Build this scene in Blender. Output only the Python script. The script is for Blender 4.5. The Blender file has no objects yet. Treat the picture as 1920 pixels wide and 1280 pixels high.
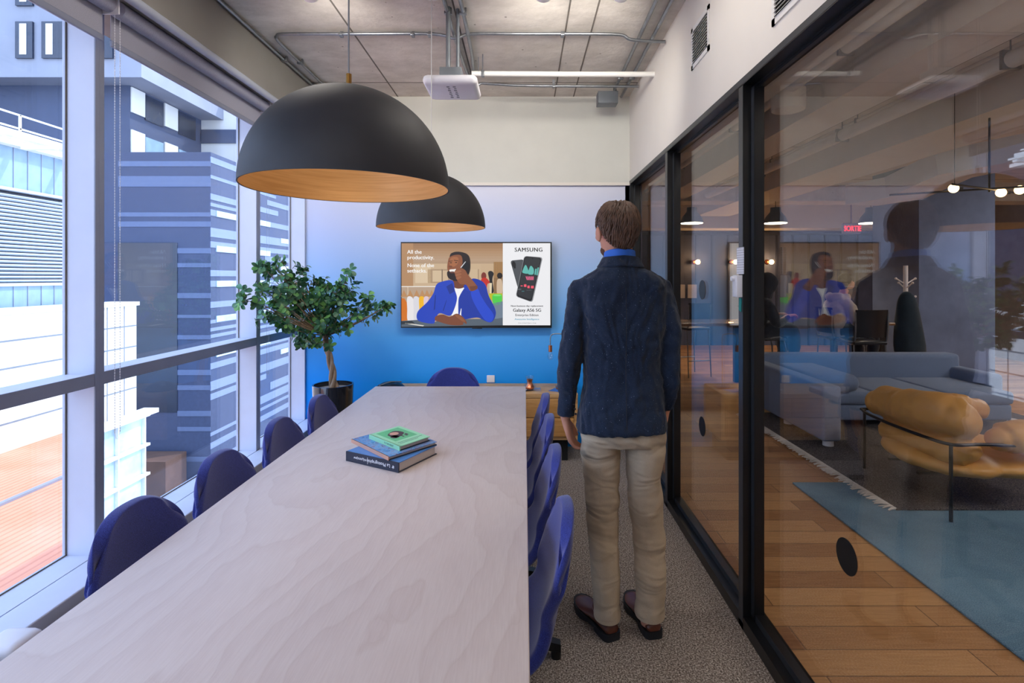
import bpy, bmesh, math, random
from mathutils import Vector, Matrix, Quaternion, noise
D = bpy.data; S = bpy.context.scene; C = S.collection
R = random.Random(7); PI = math.pi
# ---------------------------------------------------------------- camera
EYE = 1.515; FPX = 1000.0; VX, VY = 983.0, 520.0
cam = D.cameras.new('camera'); co = D.objects.new('camera', cam); C.objects.link(co)
co.location = (0, 0, EYE); co.rotation_euler = (PI/2, 0, 0)
cam.sensor_width = 36; cam.lens = 36*FPX/1920; cam.shift_x = -(VX-960)/1920; cam.shift_y = -(640-VY)/1920
cam.clip_start = .05; cam.clip_end = 300
S.camera = co
# ---------------------------------------------------------------- world, sun, exposure
w = D.worlds.new('sky'); S.world = w; w.use_nodes = True
nt = w.node_tree; bg = nt.nodes['Background']
tc = nt.nodes.new('ShaderNodeTexCoord'); sp = nt.nodes.new('ShaderNodeSeparateXYZ'); rp = nt.nodes.new('ShaderNodeValToRGB')
nt.links.new(tc.outputs['Generated'], sp.inputs[0]); nt.links.new(sp.outputs[2], rp.inputs[0]); nt.links.new(rp.outputs[0], bg.inputs[0])
rp.color_ramp.elements[0].color = (.60, .70, .88, 1); rp.color_ramp.elements[1].color = (.40, .57, .92, 1)
bg.inputs[1].default_value = 5.0
sl = D.lights.new('sun', 'SUN'); sl.energy = 3.9; sl.angle = .01; sl.color = (1, .95, .88)
so = D.objects.new('sun', sl); C.objects.link(so)
so.rotation_euler = Vector((.60, .33, .72)).to_track_quat('Z', 'Y').to_euler()
S.view_settings.view_transform = 'Standard'; S.view_settings.look = 'None'
S.view_settings.exposure = 0.0; S.view_settings.gamma = 1.0; S.view_settings.use_curve_mapping = False
S.cycles.max_bounces = 8; S.cycles.diffuse_bounces = 4; S.cycles.glossy_bounces = 4; S.cycles.transparent_max_bounces = 24
S.cycles.transmission_bounces = 6; S.cycles.caustics_reflective = False; S.cycles.caustics_refractive = False
S.cycles.sample_clamp_indirect = 6

# ---------------------------------------------------------------- helpers
def srgb(c):
    if isinstance(c, str): c = tuple(int(c[i:i+2], 16)/255 for i in (0, 2, 4))
    return tuple((x/12.92 if x <= .04045 else ((x+.055)/1.055)**2.4) for x in c[:3])
def P(px, py, Y): return Vector(((px-VX)/FPX*Y, Y, EYE-(py-VY)/FPX*Y))
M = {}
class NB:
    def __init__(s, name):
        m = D.materials.new(name); m.use_nodes = True; s.m = m; s.nt = m.node_tree; s.n = s.nt.nodes; s.l = s.nt.links
        s.b = s.n['Principled BSDF']; s.out = s.n['Material Output']; M[name] = m
    def node(s, t, **k):
        n = s.n.new('ShaderNode'+t)
        for a, b in k.items():
            if a in n.inputs.keys() or a.isdigit(): n.inputs[int(a) if a.isdigit() else a].default_value = b
            else: setattr(n, a, b)
        return n
    def link(s, a, b): s.l.new(a, b)
    def coords(s, scale=(1, 1, 1), kind='Object', rot=(0, 0, 0)):
        t = s.node('TexCoord'); mp = s.node('Mapping'); mp.inputs['Scale'].default_value = scale; mp.inputs['Rotation'].default_value = rot
        s.link(t.outputs[kind], mp.inputs[0]); return mp.outputs[0]
    def noise(s, vec, scale, detail=4, rough=.55, dist=0):
        n = s.node('TexNoise'); n.inputs['Scale'].default_value = scale; n.inputs['Detail'].default_value = detail
        n.inputs['Roughness'].default_value = rough; n.inputs['Distortion'].default_value = dist; s.link(vec, n.inputs['Vector']); return n.outputs[0]
    def ramp(s, fac, stops, interp='LINEAR'):
        r = s.node('ValToRGB'); r.color_ramp.interpolation = interp; e = r.color_ramp.elements
        while len(e) < len(stops): e.new(.5)
        for i, (p, c) in enumerate(stops): e[i].position = p; e[i].color = (*c[:3], 1)
        s.link(fac, r.inputs[0]); return r.outputs[0]
    def mix(s, fac, a, b, mode='MIX'):
        m = s.node('Mix', data_type='RGBA', blend_type=mode)
        for v, i in ((fac, 0), (a, 6), (b, 7)):
            if hasattr(v, 'is_linked') or isinstance(v, bpy.types.NodeSocket): s.link(v, m.inputs[i])
            else: m.inputs[i].default_value = v if i == 0 else (*v[:3], 1)
        return m.outputs[2]
    def bump(s, h, st=.3, dist=.01):
        b = s.node('Bump'); b.inputs['Strength'].default_value = st; b.inputs['Distance'].default_value = dist
        s.link(h, b.inputs['Height']); s.link(b.outputs[0], s.b.inputs['Normal'])
    def set(s, **k):
        for a, v in k.items():
            i = s.b.inputs[{'rough': 'Roughness', 'metal': 'Metallic', 'col': 'Base Color', 'spec': 'Specular IOR Level', 'coat': 'Coat Weight', 'sheen': 'Sheen Weight', 'trans': 'Transmission Weight'}[a]]
            if isinstance(v, bpy.types.NodeSocket): s.link(v, i)
            else: i.default_value = (*v, 1) if isinstance(v, tuple) and len(v) == 3 else v
def mat(name, c, rough=.5, metal=0, var=.12, nscale=6, bump=0, bscale=60, spec=.5, sheen=0, coat=0):
    c = srgb(c) if isinstance(c, str) else c
    b = NB(name); v = b.coords(); n = b.noise(v, nscale)
    lo = tuple(x*(1-var) for x in c); hi = tuple(min(1, x*(1+var)) for x in c)
    b.set(col=b.ramp(n, [(.3, lo), (.7, hi)]), rough=rough, metal=metal, spec=spec, sheen=sheen, coat=coat)
    if bump: b.bump(b.noise(v, bscale, 3), bump, .004)
    return b.m
def emat(name, c, st):
    b = NB(name); b.set(col=(0, 0, 0)); b.b.inputs['Emission Color'].default_value = (*(srgb(c) if isinstance(c, str) else c), 1)
    b.b.inputs['Emission Strength'].default_value = st; return b.m
def fabric(name, c, c2, scale=900, rough=.95, sheen=.25, big=8, bigamt=.25, bump=.25):
    b = NB(name); v = b.coords(); n = b.noise(v, scale, 2); g = b.noise(v, big, 3)
    col = b.ramp(n, [(.35, srgb(c)), (.65, srgb(c2))]); col = b.mix(b.ramp(g, [(.35, (1-bigamt,)*3), (.65, (1, 1, 1))]), (0, 0, 0), col, 'MIX') if False else b.mix(1.0, col, b.ramp(g, [(.35, (1-bigamt,)*3), (.65, (1, 1, 1))]), 'MULTIPLY')
    b.set(col=col, rough=rough, sheen=sheen, spec=.2); b.bump(n, bump, .002); return b.m
def glassmat(name, tint=(1, 1, 1), f0=.07, rough=0.0):
    b = NB(name); b.n.remove(b.b)
    geo = b.node('NewGeometry'); dp = b.node('VectorMath', operation='DOT_PRODUCT'); b.link(geo.outputs['Normal'], dp.inputs[0]); b.link(geo.outputs['Incoming'], dp.inputs[1])
    ab = b.node('Math', operation='ABSOLUTE'); b.link(dp.outputs['Value'], ab.inputs[0])
    om = b.node('Math', operation='SUBTRACT'); om.inputs[0].default_value = 1; b.link(ab.outputs[0], om.inputs[1])
    pw = b.node('Math', operation='POWER'); b.link(om.outputs[0], pw.inputs[0]); pw.inputs[1].default_value = 5
    ma = b.node('Math', operation='MULTIPLY_ADD'); b.link(pw.outputs[0], ma.inputs[0]); ma.inputs[1].default_value = 1-f0; ma.inputs[2].default_value = f0
    t = b.node('BsdfTransparent'); t.inputs[0].default_value = (*tint, 1); g = b.node('BsdfGlossy'); g.inputs['Roughness'].default_value = rough
    mx = b.node('MixShader'); b.link(ma.outputs[0], mx.inputs[0]); b.link(t.outputs[0], mx.inputs[1]); b.link(g.outputs[0], mx.inputs[2]); b.link(mx.outputs[0], b.out.inputs[0])
    return b.m

def wloc(o):
    v = Vector((0, 0, 0))
    while o: v += o.location; o = o.parent
    return v
class MB:
    """collects shapes (in world coordinates) into one mesh"""
    def __init__(s): s.v = []; s.f = []; s.mi = []; s.cur = 0
    def add(s, vs, fs):
        o = len(s.v); s.v += [Vector(x) for x in vs]; s.f += [tuple(i+o for i in f) for f in fs]; s.mi += [s.cur]*len(fs); return s
    def use(s, i): s.cur = i; return s
    def box(s, a, b, bev=0, rz=0, c=None):
        a, b = Vector(a), Vector(b); lo = Vector(map(min, a, b)); hi = Vector(map(max, a, b))
        if bev <= 0:
            vs = [Vector((x, y, z)) for x in (lo.x, hi.x) for y in (lo.y, hi.y) for z in (lo.z, hi.z)]
            fs = [(0, 1, 3, 2), (4, 6, 7, 5), (0, 4, 5, 1), (2, 3, 7, 6), (0, 2, 6, 4), (1, 5, 7, 3)]
        else:
            bm = bmesh.new(); bmesh.ops.create_cube(bm, size=1, matrix=Matrix.Translation((lo+hi)/2) @ Matrix.Diagonal((*(hi-lo), 1)))
            bmesh.ops.bevel(bm, geom=bm.edges[:], offset=min(bev, min(hi-lo)*.49), segments=3, affect='EDGES', profile=.5)
            bm.verts.index_update(); vs = [v.co.copy() for v in bm.verts]; fs = [tuple(v.index for v in f.verts) for f in bm.faces]; bm.free()
        if rz:
            c = Vector(c) if c else (lo+hi)/2; rm = Matrix.Rotation(rz, 3, 'Z'); vs = [rm @ (v-c) + c for v in vs]
        return s.add(vs, fs)
    def obb(s, c, ax, ay, az):
        c, ax, ay, az = map(Vector, (c, ax, ay, az))
        vs = [c+ax*i+ay*j+az*k for i in (-1, 1) for j in (-1, 1) for k in (-1, 1)]
        return s.add(vs, [(0, 1, 3, 2), (4, 6, 7, 5), (0, 4, 5, 1), (2, 3, 7, 6), (0, 2, 6, 4), (1, 5, 7, 3)])
    def rings(s, rs, cap=True, closed=True):
        n = len(rs[0]); vs = [p for r in rs for p in r]; fs = []
        for i in range(len(rs)-1):
            for j in range(n if closed else n-1):
                k = (j+1) % n; fs.append((i*n+j, i*n+k, (i+1)*n+k, (i+1)*n+j))
        if cap: fs.append(tuple(range(n-1, -1, -1))); fs.append(tuple((len(rs)-1)*n+j for j in range(n)))
        return s.add(vs, fs)
    def tube(s, pts, r, n=12, cap=True, up=None):
        """pts: path, r: radius or list of radius / (a, b) half axes"""
        pts = [Vector(p) for p in pts]; m = len(pts); rr = r if isinstance(r, (list, tuple)) else [r]*m
        T = []
        for i in range(m):
            a = pts[max(i-1, 0)]; b = pts[min(i+1, m-1)]; T.append((b-a).normalized() if (b-a).length > 1e-9 else Vector((0, 0, 1)))
        u = Vector(up) if up else (Vector((0, 0, 1)) if abs(T[0].z) < .9 else Vector((0, 1, 0)))
        u = (u - T[0]*u.dot(T[0])).normalized(); rs = []
        for i in range(m):
            if i: u = T[i-1].rotation_difference(T[i]) @ u; u = (u-T[i]*u.dot(T[i])).normalized()
            w_ = T[i].cross(u); a, b = rr[i] if isinstance(rr[i], (list, tuple)) else (rr[i], rr[i])
            rs.append([pts[i]+u*(b*math.sin(2*PI*j/n))+w_*(a*math.cos(2*PI*j/n)) for j in range(n)])
        return s.rings(rs, cap)
    def cyl(s, a, b, r, n=24, r2=None): return s.tube([a, b], [r, r if r2 is None else r2], n)
    def lathe(s, c, prof, n=48, cap=False):
        c = Vector(c); return s.rings([[c+Vector((r*math.cos(2*PI*j/n), r*math.sin(2*PI*j/n), z)) for j in range(n)] for r, z in prof], cap)
    def ball(s, c, r, n=16, m=10):
        c = Vector(c); r = r if isinstance(r, (tuple, list)) else (r, r, r)
        return s.rings([[c+Vector((r[0]*math.sin(PI*(i+.02)/(m+.04))*math.cos(2*PI*j/n), r[1]*math.sin(PI*(i+.02)/(m+.04))*math.sin(2*PI*j/n), -r[2]*math.cos(PI*(i+.02)/(m+.04)))) for j in range(n)] for i in range(m+1)])
    def prism(s, poly, ext):
        ext = Vector(ext); poly = [Vector(p) for p in poly]; n = len(poly)
        s.add(poly+[p+ext for p in poly], [tuple(range(n-1, -1, -1)), tuple(range(n, 2*n))]+[(j, (j+1) % n, (j+1) % n+n, j+n) for j in range(n)]); return s
    def face(s, poly): return s.add(poly, [tuple(range(len(poly)))])
    def build(s, name, mats, parent=None, smooth=True, recalc=True, angle=40):
        me = D.meshes.new(name); off = wloc(parent) if parent else Vector((0, 0, 0))
        me.from_pydata([v-off for v in s.v], [], s.f); me.update()
        if recalc:
            bm = bmesh.new(); bm.from_mesh(me); bmesh.ops.recalc_face_normals(bm, faces=bm.faces[:]); bm.to_mesh(me); bm.free()
        mats = mats if isinstance(mats, (list, tuple)) else [mats]
        for m in mats: me.materials.append(M[m] if isinstance(m, str) else m)
        for p, i in zip(me.polygons, s.mi): p.material_index = i
        if smooth: me.shade_smooth(); me.set_sharp_from_angle(angle=math.radians(angle))
        o = D.objects.new(name, me); C.objects.link(o)
        if parent: o.parent = parent
        return o
def thing(name, label, cat, loc=(0, 0, 0), group=None, kind=None):
    o = D.objects.new(name, None); C.objects.link(o); o.location = loc; o.empty_display_size = .1
    return tag(o, label, cat, group, kind)
def tag(o, label=None, cat=None, group=None, kind=None):
    if label: o['label'] = label
    if cat: o['category'] = cat
    if group: o['group'] = group
    if kind: o['kind'] = kind
    return o
def kids(o): return [c for c in list(C.objects) if c.parent == o]
def dup(o, parent=None):
    c = o.copy(); C.objects.link(c)
    if parent: c.parent = parent
    for k in kids(o): dup(k, c)
    return c
def place(o, loc, rz=0, label=None, group=None):
    o.location = loc; o.rotation_euler = (0, 0, rz)
    if label: o['label'] = label
    if group: o['group'] = group
    return o
def struct(mb, name, mats, smooth=False, parent=None):
    o = mb.build(name, mats, parent, smooth=smooth); o['kind'] = 'structure'; return o
def mod(o, t, **k):
    m = o.modifiers.new(t.lower(), t)
    for a, b in k.items(): setattr(m, a, b)
    return m
def remesh(o, vs, sm=4):
    mod(o, 'REMESH', mode='VOXEL', voxel_size=vs, use_smooth_shade=True); mod(o, 'SMOOTH', factor=.5, iterations=sm)
_tx = {}
def wrinkle(o, size, st, stretch=None, depth=2):
    k = (size, depth)
    if k not in _tx:
        t = D.textures.new('folds', 'CLOUDS'); t.noise_scale = size; t.noise_depth = depth; _tx[k] = t
    mod(o, 'DISPLACE', texture=_tx[k], strength=st, mid_level=.5, texture_coords='LOCAL')
def catmull(pts, n=6):
    pts = [Vector(p) for p in pts]; out = []
    for i in range(len(pts)-1):
        a, b, c, d = pts[max(i-1, 0)], pts[i], pts[i+1], pts[min(i+2, len(pts)-1)]
        for k in range(n):
            t = k/n; out.append(.5*((2*b)+(c-a)*t+(2*a-5*b+4*c-d)*t*t+(3*b-a-3*c+d)*t**3))
    out.append(pts[-1]); return out
def textmesh(body, size, at, right=(1, 0, 0), up=(0, 0, 1), bold=0, align='LEFT', sx=1, sp=1):
    """returns MB-ready (verts, faces) of flat lettering, size = cap height in metres"""
    cu = D.curves.new('lettering', 'FONT'); cu.body = body; cu.size = size/.70; cu.offset = bold*size; cu.align_x = align; cu.resolution_u = 3; cu.space_character = sp
    o = D.objects.new('lettering', cu); C.objects.link(o); dg = bpy.context.evaluated_depsgraph_get()
    me = D.meshes.new_from_object(o.evaluated_get(dg)); r, u, a = Vector(right), Vector(up), Vector(at)
    vs = [a+r*(v.co.x*sx)+u*v.co.y for v in me.vertices]; fs = [tuple(p.vertices) for p in me.polygons]
    D.objects.remove(o); D.curves.remove(cu); D.meshes.remove(me); return vs, fs
# ---------------------------------------------------------------- materials of the setting
XG = 1.025      # glass of the partition
XR = .94        # face of the right wall
YB = 4.78       # back wall
H = 3.13        # ceiling
XI, XO = -1.96, -2.09   # inner and outer (glass) plane of the window wall

b = NB('plywood'); v = b.coords((1.3, .6, 1)); wn = b.noise(v, 1.1, 3, .5, .6)
wv = b.node('TexWave', wave_type='BANDS', bands_direction='X', wave_profile='SAW'); wv.inputs['Scale'].default_value = 2.6; wv.inputs['Distortion'].default_value = 30; wv.inputs['Detail'].default_value = 4; wv.inputs['Detail Scale'].default_value = .7; wv.inputs['Detail Roughness'].default_value = .45
b.link(v, wv.inputs['Vector'])
col = b.ramp(wv.outputs[1], [(0, srgb('cfc0bb')), (.5, srgb('d4c6c1')), (.9, srgb('d5c8c3')), (1, srgb('cbbbb5'))])
f2 = b.noise(b.coords((60, 3, 3)), 4, 3)
b.set(col=b.mix(.2, col, b.ramp(f2, [(.35, srgb('c2b0aa')), (.65, srgb('dccfca'))])), rough=.42, spec=.4)
b = NB('carpet'); v = b.coords((1, 1, 1)); n = b.noise(v, 150, 2, .7); n2 = b.noise(b.coords((3, .5, 1)), 60, 2)
c1 = b.ramp(n, [(.36, srgb('403632')), (.5, srgb('8d8178')), (.66, srgb('e2d8ce'))]); c1 = b.mix(.25, c1, b.ramp(n2, [(.4, srgb('554b46')), (.6, srgb('aaa098'))]))
b.set(col=c1, rough=1, spec=.1); b.bump(n, .6, .006)
b = NB('cream_wall'); v = b.coords(); b.set(col=b.ramp(b.noise(v, 1.5), [(.3, srgb('d9d3c9')), (.7, srgb('e0dad0'))]), rough=.8, spec=.2); b.bump(b.noise(v, 250, 2), .08, .002)
b = NB('brown_bulkhead'); v = b.coords(); b.set(col=b.ramp(b.noise(v, 2), [(.3, srgb('88847e')), (.7, srgb('928e88'))]), rough=.8)
b = NB('ombre_wall'); t = b.node('TexCoord'); sx = b.node('SeparateXYZ'); b.link(t.outputs['Object'], sx.inputs[0])
mr = b.node('MapRange'); mr.inputs[1].default_value = 0; mr.inputs[2].default_value = 2.35; b.link(sx.outputs[2], mr.inputs[0])
b.set(col=b.ramp(mr.outputs[0], [(0, srgb('0a82e2')), (.24, srgb('1896f2')), (.42, srgb('56abf2')), (.62, srgb('98c2f2')), (.84, srgb('c3cdea')), (1, srgb('d8d8e4'))]), rough=.75, spec=.2)
b.bump(b.noise(b.coords(), 250, 2), .08, .002)
b = NB('concrete'); v = b.coords(); n = b.noise(v, 1.3, 5, .6); n2 = b.noise(b.coords((1, 1, 1)), 26, 5, .65); n3 = b.noise(b.coords((1, 1.6, 1)), 5, 6, .7)
col = b.ramp(n, [(.3, srgb('beb7ac')), (.7, srgb('dcd6cc'))]); col = b.mix(.45, col, b.ramp(n3, [(.3, srgb('aca59b')), (.7, srgb('e8e2d8'))]))
vo = b.node('TexVoronoi'); vo.inputs['Scale'].default_value = 9; b.link(b.coords(), vo.inputs['Vector'])
pit = b.ramp(vo.outputs['Distance'], [(.055, (.45, .43, .4)), (.085, (1, 1, 1))]); sel = b.ramp(n2, [(.47, (1, 1, 1)), (.53, (0, 0, 0))])
col = b.mix(1.0, col, b.mix(sel, pit, (1, 1, 1)), 'MULTIPLY')
b.set(col=col, rough=.85, spec=.2); b.bump(n2, .35, .01)
mat('joint_dark', '6b645c', .9); mat('white_frame', 'cdd3e4', .45, var=.03); mat('rail_grey', 'b4b9c6', .4, var=.03); mat('grey_frame', '9096aa', .45, var=.05, metal=.2)
mat('black_steel', '0d0e11', .34, var=.2, spec=.5); mat('black_edge', '2c2f34', .35, var=.1); mat('galvanised', '8b8e92', .32, metal=.85, var=.15, nscale=30)
mat('white_paint', 'dcdad4', .55, var=.03); mat('white_plastic', 'e4e2e6', .35, var=.02); mat('black_plastic', '0d0e11', .35, var=.2)
mat('grey_metal', '70757a', .5, metal=.3); mat('brass', '8a6430', .35, metal=.9); mat('copper', 'c5734a', .28, metal=.95)
mat('dark_slot', '15161a', .9)
fabric('chair_fabric', '1e2463', '3f4ba2', 700, sheen=.35, bigamt=.12)
glassmat('window_glass', (.93, .96, 1.0), .03); glassmat('partition_glass', (.95, .95, .95), .095); glassmat('clear_glass', (.97, .97, .97), .06)
fb = NB('blind_fabric'); v = fb.coords((1, 1, 1)); wvn = fb.noise(v, 500, 2); fb.set(col=fb.ramp(wvn, [(.35, srgb('9696a2')), (.65, srgb('b8b8c6'))]), rough=.9, spec=.1); fb.bump(wvn, .2, .001)
b = NB('floor_planks'); v = b.coords((1, 1, 1))
br = b.node('TexBrick', offset=.43, squash=1.0); b.link(v, br.inputs['Vector'])
for k, x in (('Scale', 1), ('Mortar Size', .003), ('Brick Width', 1.15), ('Row Height', .145), ('Bias', 0)): br.inputs[k].default_value = x
br.inputs['Color1'].default_value = (*srgb('8a5932'), 1); br.inputs['Color2'].default_value = (*srgb('cc9a66'), 1); br.inputs['Mortar'].default_value = (*srgb('50341f'), 1)
g = b.noise(b.coords((2, 26, 1)), 3, 5, .6, .8); col = b.mix(.3, br.outputs[0], b.ramp(g, [(.3, srgb('7a4b28')), (.7, srgb('d0a070'))]))
b.set(col=col, rough=.42, spec=.4); b.bump(br.outputs[1], -.25, .003)
def woodm(name, a, c, sc=(14, 1, 14)):
    b = NB(name); n = b.noise(b.coords(sc), 2.2, 5, .6, 1.2); b.set(col=b.ramp(n, [(.3, srgb(a)), (.7, srgb(c))]), rough=.45, spec=.35); return b
woodm('oak', 'b88a55', 'dcb583', (1.5, 8, 16)); woodm('bark', '6e5a48', 'a58f78', (10, 10, 3)); woodm('oak_drawer', 'b58045', 'd6a468', (1.2, 8, 14))

# ---------------------------------------------------------------- room shell
s = MB(); s.box((XO-.05, -2.5, -.3), (XG, YB+.0, 0)); struct(s, 'floor', 'carpet')
s = MB(); s.box((XG, -2.5, -.3), (9.2, 12.4, -.002)); struct(s, 'floor_lounge', 'floor_planks')
s = MB(); s.box((XO-.1, -2.5, H), (9.2, 12.4, H+.5))
s.use(1)
for x in (-1.13, -.42, .27, .44, 2.0, 3.3, 4.6): s.box((x-.005, -2.4, H-.002), (x+.005, 12, H+.01))
for y in (.9, 3.0-.1, 4.42, 6.6, 8.8, 11): s.box((XI, y-.004, H-.002), (9, y+.004, H+.01))
struct(s, 'ceiling', ['concrete', 'joint_dark'])
s = MB(); s.box((XO-.012, YB, -.3), (XG+.02, YB+.14, 2.345)); struct(s, 'wall_back', 'ombre_wall')
mat('cream_wall_darkened', 'cbcac1', .8, var=.02); s = MB(); s.box((XO-.012, YB-.018, 2.345), (XG+.02, YB+.14, H)); struct(s, 'wall_back_upper', 'cream_wall_darkened')  # same cream paint, darkened because this wall was lit too brightly
s = MB(); s.box((XO, YB-.03, 2.335), (XR, YB-.018, 2.362)); struct(s, 'trim_1', 'cream_wall')
s = MB(); s.box((XR, -2.5, 2.372), (XR+.16, YB, H)); struct(s, 'wall_right', 'cream_wall')
s = MB(); s.box((XO-.1, -2.6, -.3), (9.2, -2.5, H)); struct(s, 'wall_front', 'cream_wall')
s = MB(); s.box((XO-.12, -2.5, 2.79), (-1.78, YB, H)); struct(s, 'trim_2', 'brown_bulkhead')
# window wall: sill, mullions, transom (room side)
s = MB(); s.box((XO-.015, -2.5, -.3), (XI, YB, .248)); s.box((XI+.006, -2.5, .15), (-1.80, YB, .25), .006); s.box((XI-.002, -2.5, 0), (-1.92, YB, .2)); struct(s, 'trim_3', 'white_frame')
YM = [-1.97, -.505, .96, 2.43, 3.897]
for k, y in enumerate(YM):
    s = MB(); s.box((XO-.015, y, -.2), (XI, y+.055, 2.8)); s.use(1); s.box((XI-.001, y+.001, .25), (XI+.004, y+.054, 2.8)); s.box((XI+.004, y+.025, .25), (XI+.0045, y+.028, 2.8))
    struct(s, 'trim_%d' % (4+k), ['white_frame', 'grey_frame'])
s = MB(); s.box((XO-.015, YB-.02, .2), (XI, YB+.02, 2.8)); struct(s, 'trim_9', 'white_frame')
ys = YM+[YB-.02]
for k in range(5):
    a, c = ys[k]+.055, ys[k+1]
    fr = MB(); fr.box((XO-.015, a, 1.02), (XI-.004, c, 1.073)); fr.use(1); fr.box((XI-.004, a, 1.0185), (XI+.002, c, 1.0765)); fr.use(2); fr.box((XO+.002, c-.006, .249), (XO+.006, c, 2.8)); fr.box((XO+.002, a, .249), (XO+.006, c, .253))
    o = struct(fr, 'window_%d' % (k+1), ['white_frame', 'grey_frame', 'joint_dark'])
    g = MB(); g.box((XO-.012, a, .25), (XO, c, 1.03)); pg = struct(g, 'pane_lower', 'window_glass', parent=o)
    g = MB(); g.box((XO-.012, a, 1.06), (XO, c, 2.8)); struct(g, 'pane_upper', 'window_glass', parent=o)
# convector casing below the sill
t = thing('convector_heater', 'long low grey convector heater with rounded white end cap under the window sill', 'heater', (-1.72, 1.5, 0))
s = MB(); s.box((-1.88, 1.93, .01), (-1.735, 4.6, .19), .01); s.build('casing', 'grey_metal', t)
s = MB(); s.box((-1.79, 1.95, .191), (-1.76, 4.55, .196)); s.build('air_slot', 'dark_slot', t)
s = MB(); s.box((-1.87, 1.80, .005), (-1.725, 1.93, .262), .03); s.build('end_cap', 'white_plastic', t)
# ---------------------------------------------------------------- glazed partition
fr = MB()
def ch(y0, y1): # vertical post
    fr.use(0).box((XR, y0, 0), (XR+.045, y1, 2.345)); fr.box((XR+.035, y0-.03, .0), (XG-.008, y1+.03, 2.33))
    fr.use(1).box((XR-.001, y0+.002, .03), (XR+.001, y1-.002, 2.34)); fr.box((XR+.0335, y0-.028, .07), (XR+.0345, y0-.001, 2.32)); fr.use(0)
for y0, y1 in ((.20, .25), (2.29, 2.338), (3.50, 3.555), (YB-.055, YB)): ch(y0, y1)
ya = -2.5
fr.box((XR, ya, 0), (XR+.04, YB, .055)); fr.box((XR+.04, ya, 0), (XG-.01, YB, .085)); fr.box((XG-.01, ya, 0), (XG+.012, YB, .07))
fr.box((XR-.002, ya, 2.342), (XR+.05, YB, 2.374)); fr.box((XR+.05, ya, 2.335), (XG+.012, YB, 2.37)); fr.box((XG-.03, ya, 2.325), (XG-.012, YB, 2.34))
fr.use(1); fr.box((XR-.003, ya, 2.346), (XR-.002, YB, 2.371)); fr.box((XR+.0385, ya, .0555), (XR+.0399, YB, .084))
W = struct(fr, 'window_6', ['black_steel', 'black_edge'], smooth=False)
for y0, y1 in ((ya, .20), (.25, 2.29), (2.338, 3.50), (3.555, YB-.05)):
    g = MB(); g.box((XG-.006, y0, .06), (XG+.002, y1, 2.335)); struct(g, 'pane', 'partition_glass', parent=W)
for (px, py, lab, tall) in ((1588, 1043, 0, 65), (1317, 799, 1, 34), (1317, 543, 2, 33)):
    Y = (XG-.006)/((px-VX)/FPX); z = EYE-(py-VY)/FPX*Y; r = .055
    g = MB(); g.tube([(XG-.008, Y, z), (XG-.0062, Y, z)], r, 48); o = g.build('dot_sticker', 'black_plastic')
    tag(o, ['round black sticker low on the nearest wide glass pane', 'round black sticker at knee height on the narrower glass pane beside the man', 'round black sticker at eye height on the narrower glass pane beside the man'][lab], 'sticker', 'round glass safety stickers')
# notices and switch on the black post
t = thing('paper_notice', 'white paper notice with small print taped at eye height on black post', 'notice', (XR-.003, 2.31, 1.58))
b = NB('printed_paper'); wvx = b.node('TexWave', bands_direction='Z'); wvx.inputs['Scale'].default_value = 30; b.link(b.coords(), wvx.inputs[0]); b.set(col=b.ramp(wvx.outputs[1], [(.12, srgb('b4b4bc')), (.2, srgb('dfe0ea'))]), rough=.8)
s = MB(); s.box((XR-.006, 2.275, 1.53), (XR-.0025, 2.345, 1.645)); s.build('sheet', 'printed_paper', t)
t = thing('wall_controller', 'white wall controller box with side knob fixed to black post under the notice', 'controller', (XR-.02, 2.33, 1.47))
s = MB(); s.box((XR-.028, 2.29, 1.43), (XR-.002, 2.338, 1.525), .003); s.build('housing', 'white_plastic', t)
s = MB(); s.tube([(XR-.028, 2.32, 1.51), (XR-.040, 2.32, 1.51)], .011, 20); s.build('knob', 'white_plastic', t)
s = MB(); s.prism([(XR-.004, 2.30, 1.425), (XR-.004, 2.325, 1.425), (XR-.004, 2.328, 1.375), (XR-.004, 2.305, 1.365)], (.002, 0, 0)); tag(s.build('green_tag', mat('green_card', '0c8f86', .6)), 'small green tag hanging below the white controller box', 'tag')
# vents
for (y0, y1, z0, z1, lab) in ((2.70, 2.985, 2.67, 2.90, 'square white air vent grille with angled slats high on cream wall, complete in view'), (1.25, 2.015, 2.46, 2.74, 'large white air vent grille cut off by the top of the frame')):
    t = thing('air_vent', lab, 'vent', (XR, (y0+y1)/2, z0), 'white air vents on the cream wall')
    s = MB(); s.box((XR-.006, y0, z0), (XR, y1, z0+.025)); s.box((XR-.006, y0, z1-.025), (XR, y1, z1)); s.box((XR-.006, y0, z0), (XR, y0+.025, z1)); s.box((XR-.006, y1-.025, z0), (XR, y1, z1)); s.build('frame', 'white_paint', t, smooth=False)
    s = MB(); s.box((XR-.001, y0+.02, z0+.02), (XR-.0005, y1-.02, z1-.02)); s.build('backing', 'dark_slot', t)
    s = MB(); k = z0+.03
    while k < z1-.03: s.obb((XR-.006, (y0+y1)/2, k), (0, (y1-y0)/2-.022, 0), (.006, 0, .004), (0, 0, .0008)); k += .0155
    s.build('slats', 'white_paint', t, smooth=False)
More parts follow.
